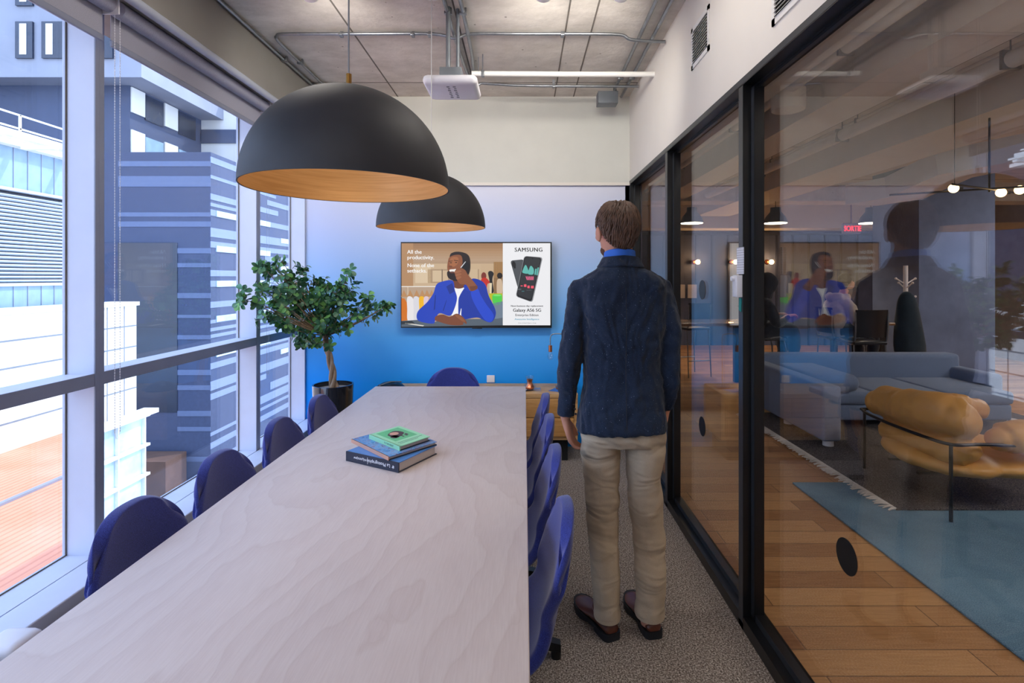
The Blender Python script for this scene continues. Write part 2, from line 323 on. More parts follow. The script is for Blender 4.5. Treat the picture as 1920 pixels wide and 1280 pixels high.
# added ceiling fill panels, outside the view, to brighten room and lounge
mat('fill_body', 'f0f0f0', .4); emat('fill_warm', (1, .93, .85), 9.0); emat('fill_lounge', (1, .94, .87), 14.0)
mat_soft = emat('fill_soft', (1, .93, .85), 4.0); mat_mid = emat('fill_mid', (1, .93, .85), 7.0)
def fill_panel(x0, x1, y0, y1, em, label, z=H-.06):
    t = thing('ceiling_fill_panel', label, 'added fill light', ((x0+x1)/2, (y0+y1)/2, z), 'added ceiling fill panels')
    s = MB(); s.box((x0-.03, y0-.03, z), (x1+.03, y1+.03, H), .01); s.build('housing', 'fill_body', t)
    s = MB(); s.box((x0, y0, z-.006), (x1, y1, z-.001)); s.build('diffuser', em, t)
fill_panel(-1.1, .5, -1.4, -.4, mat_soft, 'wide added ceiling fill panel behind the near end of the meeting table')
fill_panel(-1.3, -.9, 2.0, 2.6, 'fill_warm', 'added ceiling fill panel over the window side of the meeting table')
fill_panel(.2, .6, 1.6, 2.6, mat_mid, 'added ceiling fill panel over the walkway of the meeting room')
fill_panel(1.35, 1.55, .2, 2.6, 'fill_lounge', 'added ceiling fill panel over the planks beside the glass partition')
fill_panel(4.4, 6.4, .6, 1.8, 'fill_lounge', 'added ceiling fill panel over the far side of the lounge')
# added fill spots, outside the view, brightening the back wall and ceiling
for k, (x, tx, tz, e) in enumerate(((-1.1, -1.2, 2.2, 34), (.1, -.1, 2.3, 34), (.5, .2, 2.3, 30))):
    t = thing('wall_fill_spot', 'white added fill spot aimed at the blue wall, %s' % ('by the windows', 'in the middle of the room', 'by the glass partition')[k], 'spotlight', (x, 2.72, H-.12), 'added fill spots')
    d = (Vector((tx, YB, tz))-Vector((x, 2.72, H-.14))).normalized()
    s = MB(); s.cyl(Vector((x, 2.72, H-.14))-d*.06, Vector((x, 2.72, H-.14))+d*.05, .045, 20); s.cyl((x, 2.72, H-.1), (x, 2.72, H), .01, 10); s.build('housing', 'fill_body', t)
    l = D.lights.new('fill_spot_beam', 'SPOT'); l.energy = e*1.3; l.color = (1, .95, .88); l.spot_size = 2.3; l.spot_blend = 1; l.shadow_soft_size = .12
    lo = D.objects.new('fill_spot_beam', l); C.objects.link(lo); lo.location = Vector((x, 2.72, H-.14))+d*.07; lo.rotation_euler = (-d).to_track_quat('Z', 'Y').to_euler()
# ---------------------------------------------------------------- exterior
mat('white_cladding', 'cfccc6', .7, var=.04, nscale=1.2); mat('pale_concrete', '83858f', .8, var=.08, nscale=.8); mat('navy_panel', '343f58', .7, var=.1); mat('slate_brick', '38415a', .8, var=.1)
mat('pale_band', '727d98', .8, var=.05); mat('louvre', 'c3cdd6', .5, var=.05); mat('teal_panel', '7d96a6', .5, var=.12, nscale=3); mat('dark_window', '1d2738', .25, var=.3, nscale=.5)
mat('courtyard', '3a4560', .9, var=.25, nscale=.4); mat('brown_brick', '5e4438', .9, var=.2, nscale=1.5); mat('pale_glazing', 'a9c0cc', .2, var=.35, nscale=.9); mat('white_bar', 'e6e4e2', .5)
b = NB('terracotta'); v = b.coords(); wv = b.node('TexWave', bands_direction='X'); wv.inputs['Scale'].default_value = 2.2; wv.inputs['Distortion'].default_value = .3; b.link(v, wv.inputs[0])
b.set(col=b.mix(.5, b.ramp(wv.outputs[1], [(0, srgb('b9674a')), (.4, srgb('d98e6c'))]), b.ramp(b.noise(v, .8), [(.3, srgb('c98060')), (.7, srgb('e0a184'))])), rough=.85, spec=.1)
# terrace
s = MB(); s.prism([(-12.8, -8, -2.79), (-12.8, 15.6, -2.79), (-7.4, 9.3, -2.79), (-5.0, 6.2, -2.79), (-3.0, 3.7, -2.79), (-2.4, -8, -2.79)], (0, 0, -.4)); tag(struct(s, 'ground_terrace', 'terracotta'), None)
s = MB(); s.box((-9.95, -8, -2.79), (-9.85, 12.2, -2.74)); struct(s, 'kerb', 'pale_concrete')
s = MB(); s.box((-60, -20, -12), (-2.3, 70, -11.9)); struct(s, 'ground_courtyard', 'courtyard')
# white clad wall with glazed screen
t = thing('white_clad_wall', 'low white panel clad building with thin joints beyond the terrace', 'building', (-12.8, 5, -2.8))
s = MB(); s.box((-13.6, -6, -12), (-12.8, 15.9, .60)); s.box((-13.6, 15.9, -3.0), (-12.8, 17.6, .60)); s.build('wall', 'white_cladding', t, smooth=False)
s = MB(); s.box((-13.65, -6, .60), (-12.72, 17.64, .72)); s.build('coping', 'white_bar', t, smooth=False)
s = MB()
for z in (-2.1, -1.42, -.74, -.06): s.box((-12.81, -6, z-.022), (-12.792, 17.6, z+.022))
for y in (16.35, 17.05): s.box((-12.81, y, -3), (-12.793, y+.035, .6))
s.build('joint', 'grey_metal', t, smooth=False)
t = thing('glazed_screen', 'tall glazed stair screen with white bars at the end of the white clad building', 'glazed screen', (-12.7, 16, -9))
s = MB(); s.box((-12.8, 15.7, -11.5), (-12.7, 17.75, -3.05)); s.build('glazing', 'pale_glazing', t, smooth=False)
s = MB()
for k in range(9): s.box((-12.7, 15.7, -3.12-k*.98), (-12.55, 17.9, -3.04-k*.98))
for y in (15.75, 16.55, 17.72): s.box((-12.7, y, -11.5), (-12.6, y+.05, -3.05))
s.box((-12.9, 15.6, -3.04), (-12.4, 18.1, -2.9)); s.build('bars', 'white_bar', t, smooth=False)
# louvred plant building
t = thing('louvred_building', 'plant building with white horizontal louvres, glass canopy and roof rail behind the white clad wall', 'building', (-14, 5, .7))
s = MB(); s.box((-16, -6, .7), (-13.9, 17, 1.33)); s.box((-16, -6, 3.9), (-13.9, 17, 5.05)); s.build('panels', 'teal_panel', t, smooth=False)
s = MB(); s.box((-16, -6, 1.3), (-14.1, 17, 3.9)); s.build('backing', 'dark_window', t, smooth=False)
s = MB()
for y in [4+.42*k for k in range(31)]: s.box((-13.92, y, .72), (-13.88, y+.015, 1.3)); s.box((-13.92, y, 3.95), (-13.88, y+.015, 5.05))
s.build('panel_grooves', 'grey_frame', t, smooth=False)
s = MB(); z = 1.42
while z < 3.82: s.obb((-13.95, 5.5, z), (0, 11.5, 0), (.05, 0, .02), (0, 0, .012)); z += .105
for y in (-2, 3, 8, 13.0+.9): s.box((-13.95, y, 1.3), (-13.82, y+.08, 3.9))
s.box((-14, -6, 1.28), (-13.8, 17, 1.36)); s.box((-14, -6, 3.86), (-13.78, 17, 3.93)); s.build('louvres', 'louvre', t, smooth=False)
s = MB(); s.box((-16.4, -6, 5.05), (-13.6, 17.2, 5.16)); s.box((-16.4, -6, 5.16), (-13.75, 17.2, 5.5)); s.box((-16.4, -6, 5.28), (-13.55, 17.2, 5.34)); s.build('roof_slab', 'white_bar', t, smooth=False)
s = MB(); s.box((-13.8, -6, 5.92), (-13.76, 17, 5.96)); s.box((-13.8, -6, 5.55), (-13.76, 17, 5.59))
for y in [.2+2.05*k for k in range(9)]: s.box((-13.8, y, 5.5), (-13.76, y+.05, 5.95))
s.build('roof_rail', 'white_bar', t, smooth=False)
for y in [2+1.55*k for k in range(10)]:
    s = MB(); s.box((-13.6, y, 4.98), (-12.7, y+.16, 5.06)); s.build('canopy_bar', 'white_bar', t, smooth=False)
# slate brick building
YC = 24.2; XC = -14.23
t = thing('slate_brick_building', 'dark blue slate brick building with pale horizontal bands across the courtyard', 'building', (XC, YC, -12))
s = MB(); s.box((-34, YC, -12), (XC, 44, 7.2)); s.build('wall', 'slate_brick', t, smooth=False)
s = MB()
def zy(y, Y=YC): return EYE-(y-VY)/FPX*Y
xa, xb = (222-VX)/FPX*YC, (333-VX)/FPX*YC
for a, c in ((302, 312), (330, 350), (398, 406), (415, 425)): s.use(1).box((xa, YC-.02, zy(c)), (XC+.0, YC+.01, zy(a)))
for a, c in ((465, 475), (493, 501), (549, 559), (590, 596), (628, 636), (693, 703), (722, 731), (770, 780), (800, 808), (856, 865)): s.box((xb, YC-.02, zy(c)), (XC, YC+.01, zy(a)))
s.use(0)
rr = random.Random(3); z = 7.0
while z > -11:
    h = rr.choice((.16, .28, .28, .42)); y0 = YC-.02 if rr.random() < .75 else YC+rr.uniform(2, 9); y1 = 44 if rr.random() < .6 else y0+rr.uniform(4, 9)
    s.box((XC-.01, y0, z-h), (XC+.02, min(y1, 44), z)); z -= h+rr.choice((.14, .2, .3, .55))
s.build('pale_bands', ['pale_band', mat('band_shaded', '59647f', .8, var=.05)], t, smooth=False)  # second, darker band colour carries the shade of the unlit face
s = MB(); s.box((xa, YC-.03, -4.6), (xb, YC+.01, zy(455))); s.build('dark_rect', 'dark_window', t, smooth=False)  # plain dark rectangle on the wall facing the camera
s = MB()
for k in range(10):
    y = YC+.4+(k % 2)*6.5; z = 4.6-1.62*(k//2)*1.0-(k % 2)*.8; s.box((XC, y, z-.28), (XC+.05, y+5.2, z))
s.build('slot_windows', 'pale_glazing', t, smooth=False)
s = MB(); s.box((-20.5, 22.6, -12), (-15.2, 24.0, -6.3)); tag(s.build('brick_planter_wall', 'brown_brick', None, smooth=False), 'brown brick garden wall in shade at the foot of the slate building', 'garden wall')
# overhanging pale tower
t = thing('pale_tower_block', 'pale concrete tower block overhanging above the slate building', 'building', (-18, 24, 7.6))
s = MB(); s.box((-45, 23.4, 10.3), (-16.8, 48, 26)); s.build('overhang', 'pale_concrete', t, smooth=False)
s = MB(); s.box((-45, 24.4, 7.21), (-18.05, 48, 10.3)); s.build('recessed_storey', 'navy_panel', t, smooth=False)
s = MB(); s.box((-18.06, 29.8, 7.21), (-14.5, 48, 9.0)); s.box((-18.06, 29.8, 9.75), (-14.5, 48, 12.0)); s.build('white_wing', 'white_cladding', t, smooth=False)
s = MB(); s.box((-18.0, 29.7, 9.0), (-14.4, 48, 9.75)); s.build('dark_band', 'navy_panel', t, smooth=False)
for y0, y1 in ((24.45, 25.3), (26.7, 27.7)):
    s = MB(); s.box((-18.06, y0, 7.21), (-17.98, y1, 8.3)); s.build('white_panel', 'white_cladding', t, smooth=False); s = MB(); s.box((-18.06, y0, 9.1), (-17.98, y1, 10.25)); s.build('white_panel', 'white_cladding', t, smooth=False)
for y0, y1 in ((25.35, 26.6), (27.8, 29.2)):
    s = MB(); s.box((-18.06, y0, 9.0), (-17.99, y1, 10.2)); s.build('window', 'dark_window', t, smooth=False)
    s = MB(); s.box((-18.06, y0, 7.21), (-17.99, y1, 8.2)); s.build('window', 'teal_panel', t, smooth=False)
for x0, x1, z0, z1 in ((-22.25, -21.5, 11.1, 12.7), (-21.1, -20.0, 11.1, 12.7), (-22.25, -21.5, 13.4, 15.0), (-21.1, -20.0, 13.4, 15.0), (-19, -18, 11.1, 12.7)):
    s = MB(); s.box((x0, 23.3, z0), (x1, 23.42, z1)); w_ = s.build('window', 'dark_window', t, smooth=False)
    s = MB(); s.box((x0+.2, 23.28, z0+.15), (x0+.5, 23.305, z1-.1)); s.build('curtain', 'white_cladding', w_, smooth=False)
# ---------------------------------------------------------------- meeting table
t = thing('meeting_table', 'long pale birch plywood meeting table on black frame', 'table', (-.525, 2.3, 0))
s = MB(); s.box((-1.06, .35, .704), (.011, 3.80, .74), .003); s.build('tabletop', 'plywood', t)
s = MB(); s.box((-1.0, .5, .66), (-.05, .56, .703)); s.box((-1.0, 3.6, .66), (-.05, 3.66, .703)); s.box((-.62, .5, .64), (-.43, 3.66, .70)); s.build('frame', 'black_steel', t, smooth=False)
for y in (.75, 3.35):
    for x in (-.85, -.2):
        s = MB(); s.box((x-.03, y-.03, 0), (x+.03, y+.03, .66), .004); s.build('leg', 'black_steel', t)
# ---------------------------------------------------------------- chairs
def shell_pt(u, v, off=0):
    pr = [(-.21, .445), (-.10, .43), (.03, .432), (.12, .455), (.175, .53), (.20, .62), (.225, .72), (.235, .80), (.235, .84)]
    x = v*(len(pr)-1); i = min(int(x), len(pr)-2); f = x-i
    a, b_, c, d = pr[max(i-1, 0)], pr[i], pr[i+1], pr[min(i+2, len(pr)-1)]
    g = lambda k: .5*((2*b_[k])+(c[k]-a[k])*f+(2*a[k]-5*b_[k]+4*c[k]-d[k])*f*f+(3*b_[k]-a[k]-3*c[k]+d[k])*f**3)
    y, z = g(0), g(1)
    ws = [(0, .17), (.12, .21), (.35, .215), (.5, .185), (.62, .193), (.75, .213), (.88, .214), (1, .195)]
    for j in range(len(ws)-1):
        if ws[j][0] <= v <= ws[j+1][0]:
            q = (v-ws[j][0])/(ws[j+1][0]-ws[j][0]); w_ = ws[j][1]*(1-q)+ws[j+1][1]*q; break
    back = max(0, min(1, (v-.42)/.2)); uu = abs(u)
    y -= back*.04*uu**2; z += (1-back)*.035*uu**2
    if v > .5: z = .47+(z-.47)*(1-.40*uu**3*min(1, (v-.5)/.4)); w_ *= 1-.05*uu**3
    return Vector((u*w_, y, z))
def make_chair():
    t = thing('meeting_chair', 'chair', 'chair')
    s = MB(); nu, nv = 14, 30
    s.add([shell_pt(-1+2*j/nu, i/nv) for i in range(nv+1) for j in range(nu+1)], [(i*(nu+1)+j, i*(nu+1)+j+1, (i+1)*(nu+1)+j+1, (i+1)*(nu+1)+j) for i in range(nv) for j in range(nu)])
    o = s.build('upholstered_shell', 'chair_fabric', t, angle=180); mod(o, 'SOLIDIFY', thickness=.036, offset=0); mod(o, 'SUBSURF', levels=2, render_levels=2)
    s = MB(); s.cyl((0, 0, .07), (0, 0, .41), .026, 20); s.lathe((0, 0, .385), [(.03, 0), (.10, .02), (.12, .035), (.0, .036)], 24); s.build('column', 'black_steel', t)
    for k in range(4):
        a = k*PI/2; d = Vector((math.cos(a), math.sin(a), 0)); n = Vector((-d.y, d.x, 0)); s = MB()
        s.rings([[d*r+n*x*w_+Vector((0, 0, z0 if x*w_ and q < 2 else z0)) + Vector((0, 0, hh if q in (1, 2) else 0)) for q, x in ((0, -1), (1, -1), (2, 1), (3, 1))] for r, w_, z0, hh in ((.0, .024, .065, .045), (.15, .02, .045, .04), (.25, .017, .03, .03))])
        s.cyl(d*.232+Vector((0, 0, 0)), d*.232+Vector((0, 0, .035)), .02, 16); s.build('leg', 'black_steel', t)
    return t
ch0 = make_chair(); first = True
YRc = [1.603, 2.13, 2.616, 3.096]; YLc = [1.60, 2.06, 2.557, 3.054]
ordn = ['nearest the camera', 'second from the camera', 'third from the camera', 'farthest from the camera']
spots = [((-.105, y, 0), -PI/2, 'navy blue upholstered chair along the walkway side of the table, %s' % ordn[i], 'chairs on the walkway side') for i, y in enumerate(YRc)]
spots += [((-.95, y, 0), PI/2, 'navy blue upholstered chair along the window side of the table, %s' % ordn[i], 'chairs on the window side') for i, y in enumerate(YLc)]
spots += [((-.53, 3.77, 0), 0, 'navy blue upholstered chair at the far head of the table below the screen', 'head chair')]
for i, (loc, rz, lab, grp) in enumerate(spots):
    o = ch0 if i == 0 else dup(ch0); place(o, loc, rz, lab, grp)
    if i > 3:
        for k in kids(o):
            if k.name.startswith('leg'): k.rotation_euler = (0, 0, PI/4)
# ---------------------------------------------------------------- pendant lamps
mat('lamp_black', '2c2e33', .6, var=.15, spec=.5); b = NB('lamp_gold'); n = b.noise(b.coords((1, 1, 26)), 6, 4); b.set(col=b.ramp(n, [(.3, srgb('c39a66')), (.7, srgb('d6ae7c'))]), rough=.45, metal=.25)
emat('bulb_dim', (1, .82, .55), 1.2); mat('white_cord', 'd6d4d0', .6); mat('grey_cord', '8d8f92', .5)
def pendant(px, Y, R_, zr, lab, cord, tilt=0):
    x = (px-VX)/FPX*Y; t = thing('dome_pendant_lamp', lab, 'pendant lamp', (x, Y, zr), 'large dome pendants over the table')
    pr = [(R_*math.cos(a), R_*math.sin(a)) for a in [PI/2*i/24 for i in range(25)]]
    s = MB(); s.lathe((x, Y, zr), [(R_-.0035, -.001), (R_, -.001)]+pr[:-1]+[(.004, R_)], 96); s.build('shade', 'lamp_black', t)
    s = MB(); s.lathe((x, Y, zr), [((R_-.004)*math.cos(a), (R_-.004)*math.sin(a)) for a in [PI/2*i/24*.98 for i in range(25)]], 96); s.build('shade_lining', 'lamp_gold', t)
    s = MB(); s.cyl((x, Y, zr+R_-.01), (x, Y, zr+R_+.045), .0085, 16); s.build('stem', 'brass', t)
    s = MB(); s.cyl((x, Y, zr+R_+.04), (x, Y, H-.02), .0028, 10); s.cyl((x, Y, H-.025), (x, Y, H), .05, 24); s.build('cord', cord, t)
    s = MB(); s.cyl((x, Y, zr+R_-.07), (x, Y, zr+R_-.01), .022, 16); so_ = s.build('bulb_holder', 'brass', t)
    s = MB(); s.ball((x, Y, zr+R_-.105), .042); s.build('bulb', 'bulb_dim', so_)
    l = D.lights.new('pendant_light', 'POINT'); l.energy = 1.2; l.color = (1, .78, .5); l.shadow_soft_size = .05; lo = D.objects.new('pendant_light', l); C.objects.link(lo); lo.location = (x, Y, zr+.10)
    return t
pendant(654, 1.63, .304, 1.787, 'large black dome pendant lamp with gold lining hanging near the camera over the table', 'grey_cord')
pendant(809, 3.02, .304, 1.798, 'black dome pendant lamp with gold lining hanging over the far end of the table', 'white_cord')
# ---------------------------------------------------------------- books
mat('paper_block', 'd0c4bc', .8, var=.1, nscale=3); mat('book_black', '2c3143', .5); mat('book_blue_top', '4f86c8', .4, var=.1); mat('book_peach', 'd7a58f', .6); mat('book_mint', '9fe0b4', .5, var=.04); mat('book_green', '63c084', .5); mat('letter_white', 'eceff5', .5, var=0); mat('letter_dark', '2d5a48', .6, var=0)
b = NB('book_collage'); v = b.coords((1, 1, 1)); b.set(col=b.ramp(b.noise(v, 26, 3, .6, 1.5), [(.3, srgb('223b6e')), (.42, srgb('3f7fc4')), (.5, srgb('6fa7d8')), (.58, srgb('8b86b8')), (.68, srgb('46507a'))]), rough=.35)
mat('hippo_brown', '7a5148', .6); mat('hippo_dark', '4a3a44', .6)
def book(name, lab, A, Bc, Cc, z, h, cov, spine, inset=.006):
    """A: corner where spine and tail meet; Bc: other end of spine; Cc: other end of tail"""
    A, Bc, Cc = (Vector((*p, 0)) for p in (A, Bc, Cc)); e1 = Bc-A; e2 = Cc-A; n1 = e1.normalized(); n2 = e2.normalized()
    t = thing(name, lab, 'book', (A.x, A.y, z), 'stacked books on the table'); K = Vector((0, 0, z)); c = .0028
    s = MB(); s.prism([A+K, Bc+K, Bc+e2+K, Cc+K], (0, 0, c)); s.use(1); s.prism([A+K+Vector((0, 0, h-c)), Bc+K+Vector((0, 0, h-c)), Bc+e2+K+Vector((0, 0, h-c)), Cc+K+Vector((0, 0, h-c))], (0, 0, c)); s.build('cover', ['book_black', cov], t, smooth=False)
    s = MB(); s.prism([A+K, Bc+K, Bc+K-n2*.0+Vector((0, 0, h)), A+K+Vector((0, 0, h))], n2*-.003); s.prism([A+K, Bc+K, Bc+K+Vector((0, 0, h)), A+K+Vector((0, 0, h))], n2*.003); s.build('spine', spine, t, smooth=False)
    s = MB(); a = A+n1*inset+n2*.003; s.prism([a+K+Vector((0, 0, c)), a+e1-n1*2*inset+K+Vector((0, 0, c)), a+e1-n1*2*inset+e2-n2*(inset+.003)+K+Vector((0, 0, c)), a+e2-n2*(inset+.003)+K+Vector((0, 0, c))], (0, 0, h-2*c)); s.build('pages', 'paper_block', t, smooth=False)
    return t, n1, n2, e1, e2
def fl(px, py, z): 
    Y = (EYE-z)/((py-VY)/FPX); return ((px-VX)/FPX*Y, Y)
z0 = .7405
t, n1, n2, e1, e2 = book('photography_book', 'thick dark hardback photography book at the bottom of the stack', fl(748, 886, z0), fl(649.5, 863, z0), fl(819, 851, z0), z0, .040, 'book_blue_top', 'book_black')
A = Vector((*fl(748, 886, z0), z0)); rt, up_ = n1, Vector((0, 0, -1))
s = MB(); s.add(*textmesh('La Photographie', .0135, A+rt*.043-n2*.0036+Vector((0, 0, .0265)), rt, up_, .02)); s.add(*textmesh('mij,panajew', .011, A+rt*.172-n2*.0036+Vector((0, 0, .0255)), rt, up_, .02)); s.add(*textmesh('*', .02, A+rt*.022-n2*.0036+Vector((0, 0, .033)), rt, up_, .03)); s.prism([A+rt*.166-n2*.0036+Vector((0, 0, .007)), A+rt*.168-n2*.0036+Vector((0, 0, .007)), A+rt*.168-n2*.0036+Vector((0, 0, .034)), A+rt*.166-n2*.0036+Vector((0, 0, .034))], -n2*.0002)
s.build('spine_lettering', 'letter_white', t, smooth=False, recalc=False)
z1 = z0+.0405
t, n1, n2, e1, e2 = book('art_book', 'thin art book with blue collage cover and peach spine in the middle of the stack', fl(729, 863, z1), fl(659.5, 829, z1), fl(819, 834, z1), z1, .015, 'book_collage', 'book_peach')
z2 = z1+.0155
t, n1, n2, e1, e2 = book('green_book', 'small mint green hardback with brown animal picture on top of the stack', fl(750, 845, z2), fl(693, 822, z2), fl(806, 826, z2), z2, .019, 'book_mint', 'book_mint')
A = Vector((*fl(750, 845, z2), z2+.0192))
def onb(u, v, dz=0): return A+e1*u+e2*v+Vector((0, 0, dz))
s = MB(); s.face([onb(.28, .14), onb(.93, .14), onb(.93, .88), onb(.28, .88)]); s.build('cover_panel', 'book_green', t, smooth=False)
s = MB()
s.face([onb(.62+.17*math.cos(a)*(1+.2*math.sin(2*a)), .50+.24*math.sin(a), .0003) for a in [2*PI*i/20 for i in range(20)]]); s.face([onb(.50+.09*math.cos(a), .34+.12*math.sin(a), .0003) for a in [2*PI*i/14 for i in range(14)]])
for u, v in ((.48, .5), (.48, .62), (.52, .3), (.52, .68)): s.face([onb(u, v, .0003), onb(u, v+.05, .0003), onb(u-.1, v+.05, .0003), onb(u-.1, v, .0003)])
s.use(1).face([onb(.66+.09*math.cos(a), .48+.13*math.sin(a), .0005) for a in [2*PI*i/14 for i in range(14)]]); s.build('cover_picture', ['hippo_dark', 'book_peach'], t, smooth=False)
s = MB(); s.use(0)
for k, (u, l) in enumerate(((.18, .8), (.12, .6))): s.face([onb(u, .12, .0003), onb(u, .12+l, .0003), onb(u-.012, .12+l, .0003), onb(u-.012, .12, .0003)])
s.add(*textmesh('BOTERO THE HEART', .008, A-Vector((0, 0, .0135))-n2*.0036+n1*.022, n1, (0, 0, 1), .01) if False else textmesh('TO THE HEART', .0075, A+n1*.118-n2*.0036-Vector((0, 0, .0125)), -n1, (0, 0, 1), .01))
s.build('lettering', 'letter_dark', t, smooth=False, recalc=False)
# ---------------------------------------------------------------- sideboard and the things on it
zc = .57
t = thing('sideboard', 'low oak sideboard with drawers standing against the blue wall', 'sideboard', (-.4, 4.55, 0))
s = MB(); s.box((-1.27, 4.33, zc-.035), (.435, 4.765, zc), .002); s.box((-1.27, 4.35, .19), (.435, 4.765, .22)); s.box((-1.27, 4.345, .19), (-1.24, 4.765, zc-.03)); s.box((.405, 4.345, .19), (.435, 4.765, zc-.03)); s.box((-1.24, 4.60, .2), (.41, 4.765, zc-.03)); s.build('carcass', 'oak', t)
for a, c in ((-1.237, -.69), (-.685, -.14), (-.135, .402)):
    for z0_, z1_ in ((.222, .372), (.378, .532)):
        s = MB(); s.box((a, 4.333, z0_), (c, 4.352, z1_), .002); s.build('drawer', 'oak_drawer', t)
s = MB(); s.box((-1.2, 4.42, 0), (.36, 4.76, .19)); s.build('plinth', 'dark_slot', t, smooth=False)
# wire lamp
lx, ly = .345, 4.56
t = thing('copper_table_lamp', 'slim copper table lamp with hooked stem and bare bulb on the sideboard', 'table lamp', (lx, ly, zc))
s = MB(); s.box((lx-.075, ly-.06, zc), (lx+.06, ly+.06, zc+.012), .003); s.build('base', 'copper', t)
s = MB(); s.tube(catmull([(lx, ly, zc+.01), (lx, ly, .8), (lx, ly, 1.0), (lx-.02, ly, 1.03), (lx-.10, ly, 1.03), (lx-.122, ly, 1.0), (lx-.122, ly, .93)], 5), .0045, 10); s.build('stem', 'galvanised', t)
s = MB(); s.cyl((lx-.122, ly, .935), (lx-.122, ly, .88), .016, 20); so_ = s.build('bulb_holder', 'copper', t)
s = MB(); s.lathe((lx-.122, ly, .81), [(.003, 0), (.016, .006), (.024, .02), (.026, .032), (.02, .05), (.012, .066), (.012, .072)], 20); s.build('bulb', 'clear_glass', so_)
# tray with copper jar, dish, paper, conference phone
tray = MB(); tray.box((-.05, 4.40, zc), (.14, 4.55, zc+.006), .002); tag(tray.build('glass_tray', 'clear_glass'), 'small clear tray under the copper jar on the sideboard', 'tray')
t = thing('copper_jar', 'small clear glass jar holding copper wire on the sideboard', 'jar', (.045, 4.47, zc+.007))
s = MB(); s.lathe((.045, 4.47, zc+.0065), [(.02, 0), (.045, .01), (.05, .03), (.034, .055), (.028, .075), (.036, .115), (.034, .115), (.026, .075)], 28); s.build('glass_body', 'clear_glass', t)
s = MB(); s.lathe((.045, 4.47, zc+.009), [(.003, 0), (.036, .004), (.042, .02), (.03, .038), (.02, .06), (.025, .085), (.004, .09)], 20); s.build('copper_filling', 'copper', t)
s = MB(); s.lathe((-.04, 4.44, zc), [(.0, .0), (.04, .0), (.062, .014), (.064, .016), (.04, .006), (.0, .005)], 32); tag(s.build('shallow_dish', 'white_plastic'), 'shallow white dish beside the copper jar on the sideboard', 'dish')
mat('blue_paper', '3b6bb4', .7); s = MB(); s.prism([(.20, 4.44, zc+.0005), (.33, 4.38, zc+.0005), (.38, 4.5, zc+.0005), (.26, 4.55, zc+.0005)], (0, 0, .002)); tag(s.build('blue_leaflet', 'blue_paper', smooth=False), 'flat blue leaflet lying on the sideboard beside the man', 'leaflet')
t = thing('conference_phone', 'black round conference phone at the window end of the sideboard', 'phone', (-1.13, 4.5, zc))
s = MB(); s.lathe((-1.13, 4.5, zc+.001), [(.02, 0), (.12, .0), (.13, .012), (.10, .04), (.06, .058), (.0, .06)], 36); s.build('body', 'black_plastic', t)
s = MB(); s.tube([(-1.2, 4.42, zc+.05), (-1.13, 4.5, zc+.0655), (-1.06, 4.58, zc+.05)], [(.012, .006)]*3, 10); s.build('speaker_bar', 'grey_metal', t)
t = thing('wall_socket', 'white double wall socket on blue wall just above the sideboard', 'wall socket', (-.3, YB, .585))
s = MB(); s.box((-.335, YB-.01, .575), (-.265, YB, .64), .003); s.build('plate', 'white_plastic', t)
# ---------------------------------------------------------------- wall screen
TY = 4.70
def tv(x, y, d=0):   # coordinates on the picture of the screen
    return P(740+x/6.194, 440+y/6.194, TY) - Vector((0, .0004*d+.0002, 0))
t = thing('wall_screen', 'wide wall mounted television showing a phone advertisement above the sideboard', 'television', (P(893, 534, TY)))
q = lambda px, py: P(px, py, TY)
a, c = q(751.5, 453.5), q(1034.5, 614.5)
s = MB(); s.box((a.x, TY-.0001, c.z), (c.x, TY+.03, a.z)); s.box((a.x+.2, TY+.03, c.z+.15), (c.x-.2, YB, a.z-.15)); s.build('casing', 'black_plastic', t)
s = MB(); s.box((-.51+.05, TY-.008, c.z-.006), (-.45+.08, TY, c.z+.004), .002); s.build('badge_bar', 'black_plastic', t)
cols = {}; s = MB(); mats_ = []
def pm(hexc):
    if hexc not in cols:
        cols[hexc] = len(mats_); m = emat('screen_'+hexc, hexc, 1.0); mats_.append(m)
    return cols[hexc]
def pg(hexc, pts, d): s.use(pm(hexc)); s.face([tv(x, y, d) for x, y in pts])
def el(hexc, cx, cy, rx, ry, d, rot=0, n=24): pg(hexc, [(cx+rx*math.cos(a_)*math.cos(rot)-ry*math.sin(a_)*math.sin(rot), cy+rx*math.cos(a_)*math.sin(rot)+ry*math.sin(a_)*math.cos(rot)) for a_ in [2*PI*i/n for i in range(n)]], d)
def rc(hexc, x0, y0, x1, y1, d): pg(hexc, [(x0, y0), (x1, y0), (x1, y1), (x0, y1)], d)
def sm(pts, n=5):
    pts = [Vector((x, y, 0)) for x, y in pts]; k = len(pts); out = []
    for i in range(k):
        a_, b_, c_, d_ = pts[i-1], pts[i], pts[(i+1) % k], pts[(i+2) % k]
        for j in range(n):
            f = j/n; o_ = .5*((2*b_)+(c_-a_)*f+(2*a_-5*b_+4*c_-d_)*f*f+(3*b_-a_-3*c_+d_)*f**3); out.append((o_.x, o_.y))
    return out
X0, Y0, X1, Y1, XM = 80, 98, 1808, 1050, 1260
for k in range(8): rc(['9a7452', 'a07a57', 'a8825f', 'ae8a68', 'b08f6f', 'b39477', 'b5987d', 'b09478'][k], X0, Y0+k*30, XM, Y0+(k+1)*30+2 if k < 7 else 1000, 1)
rc('b0875f', X0, Y0, 215, 600, 2); rc('c6ab8a', 215, 335, XM, 600, 2); rc('d6bf9f', 240, 360, 420, 560, 3); rc('a98e70', 385, 400, 980, 560, 3); rc('cfb796', 440, 415, 545, 545, 4); rc('cbb190', 560, 415, 620, 545, 4); rc('c9b08f', 870, 400, 965, 520, 4)
rc('6a5a4c', 548, 400, 556, 560, 5); rc('8a6a48', 1150, 315, XM, 680, 3)
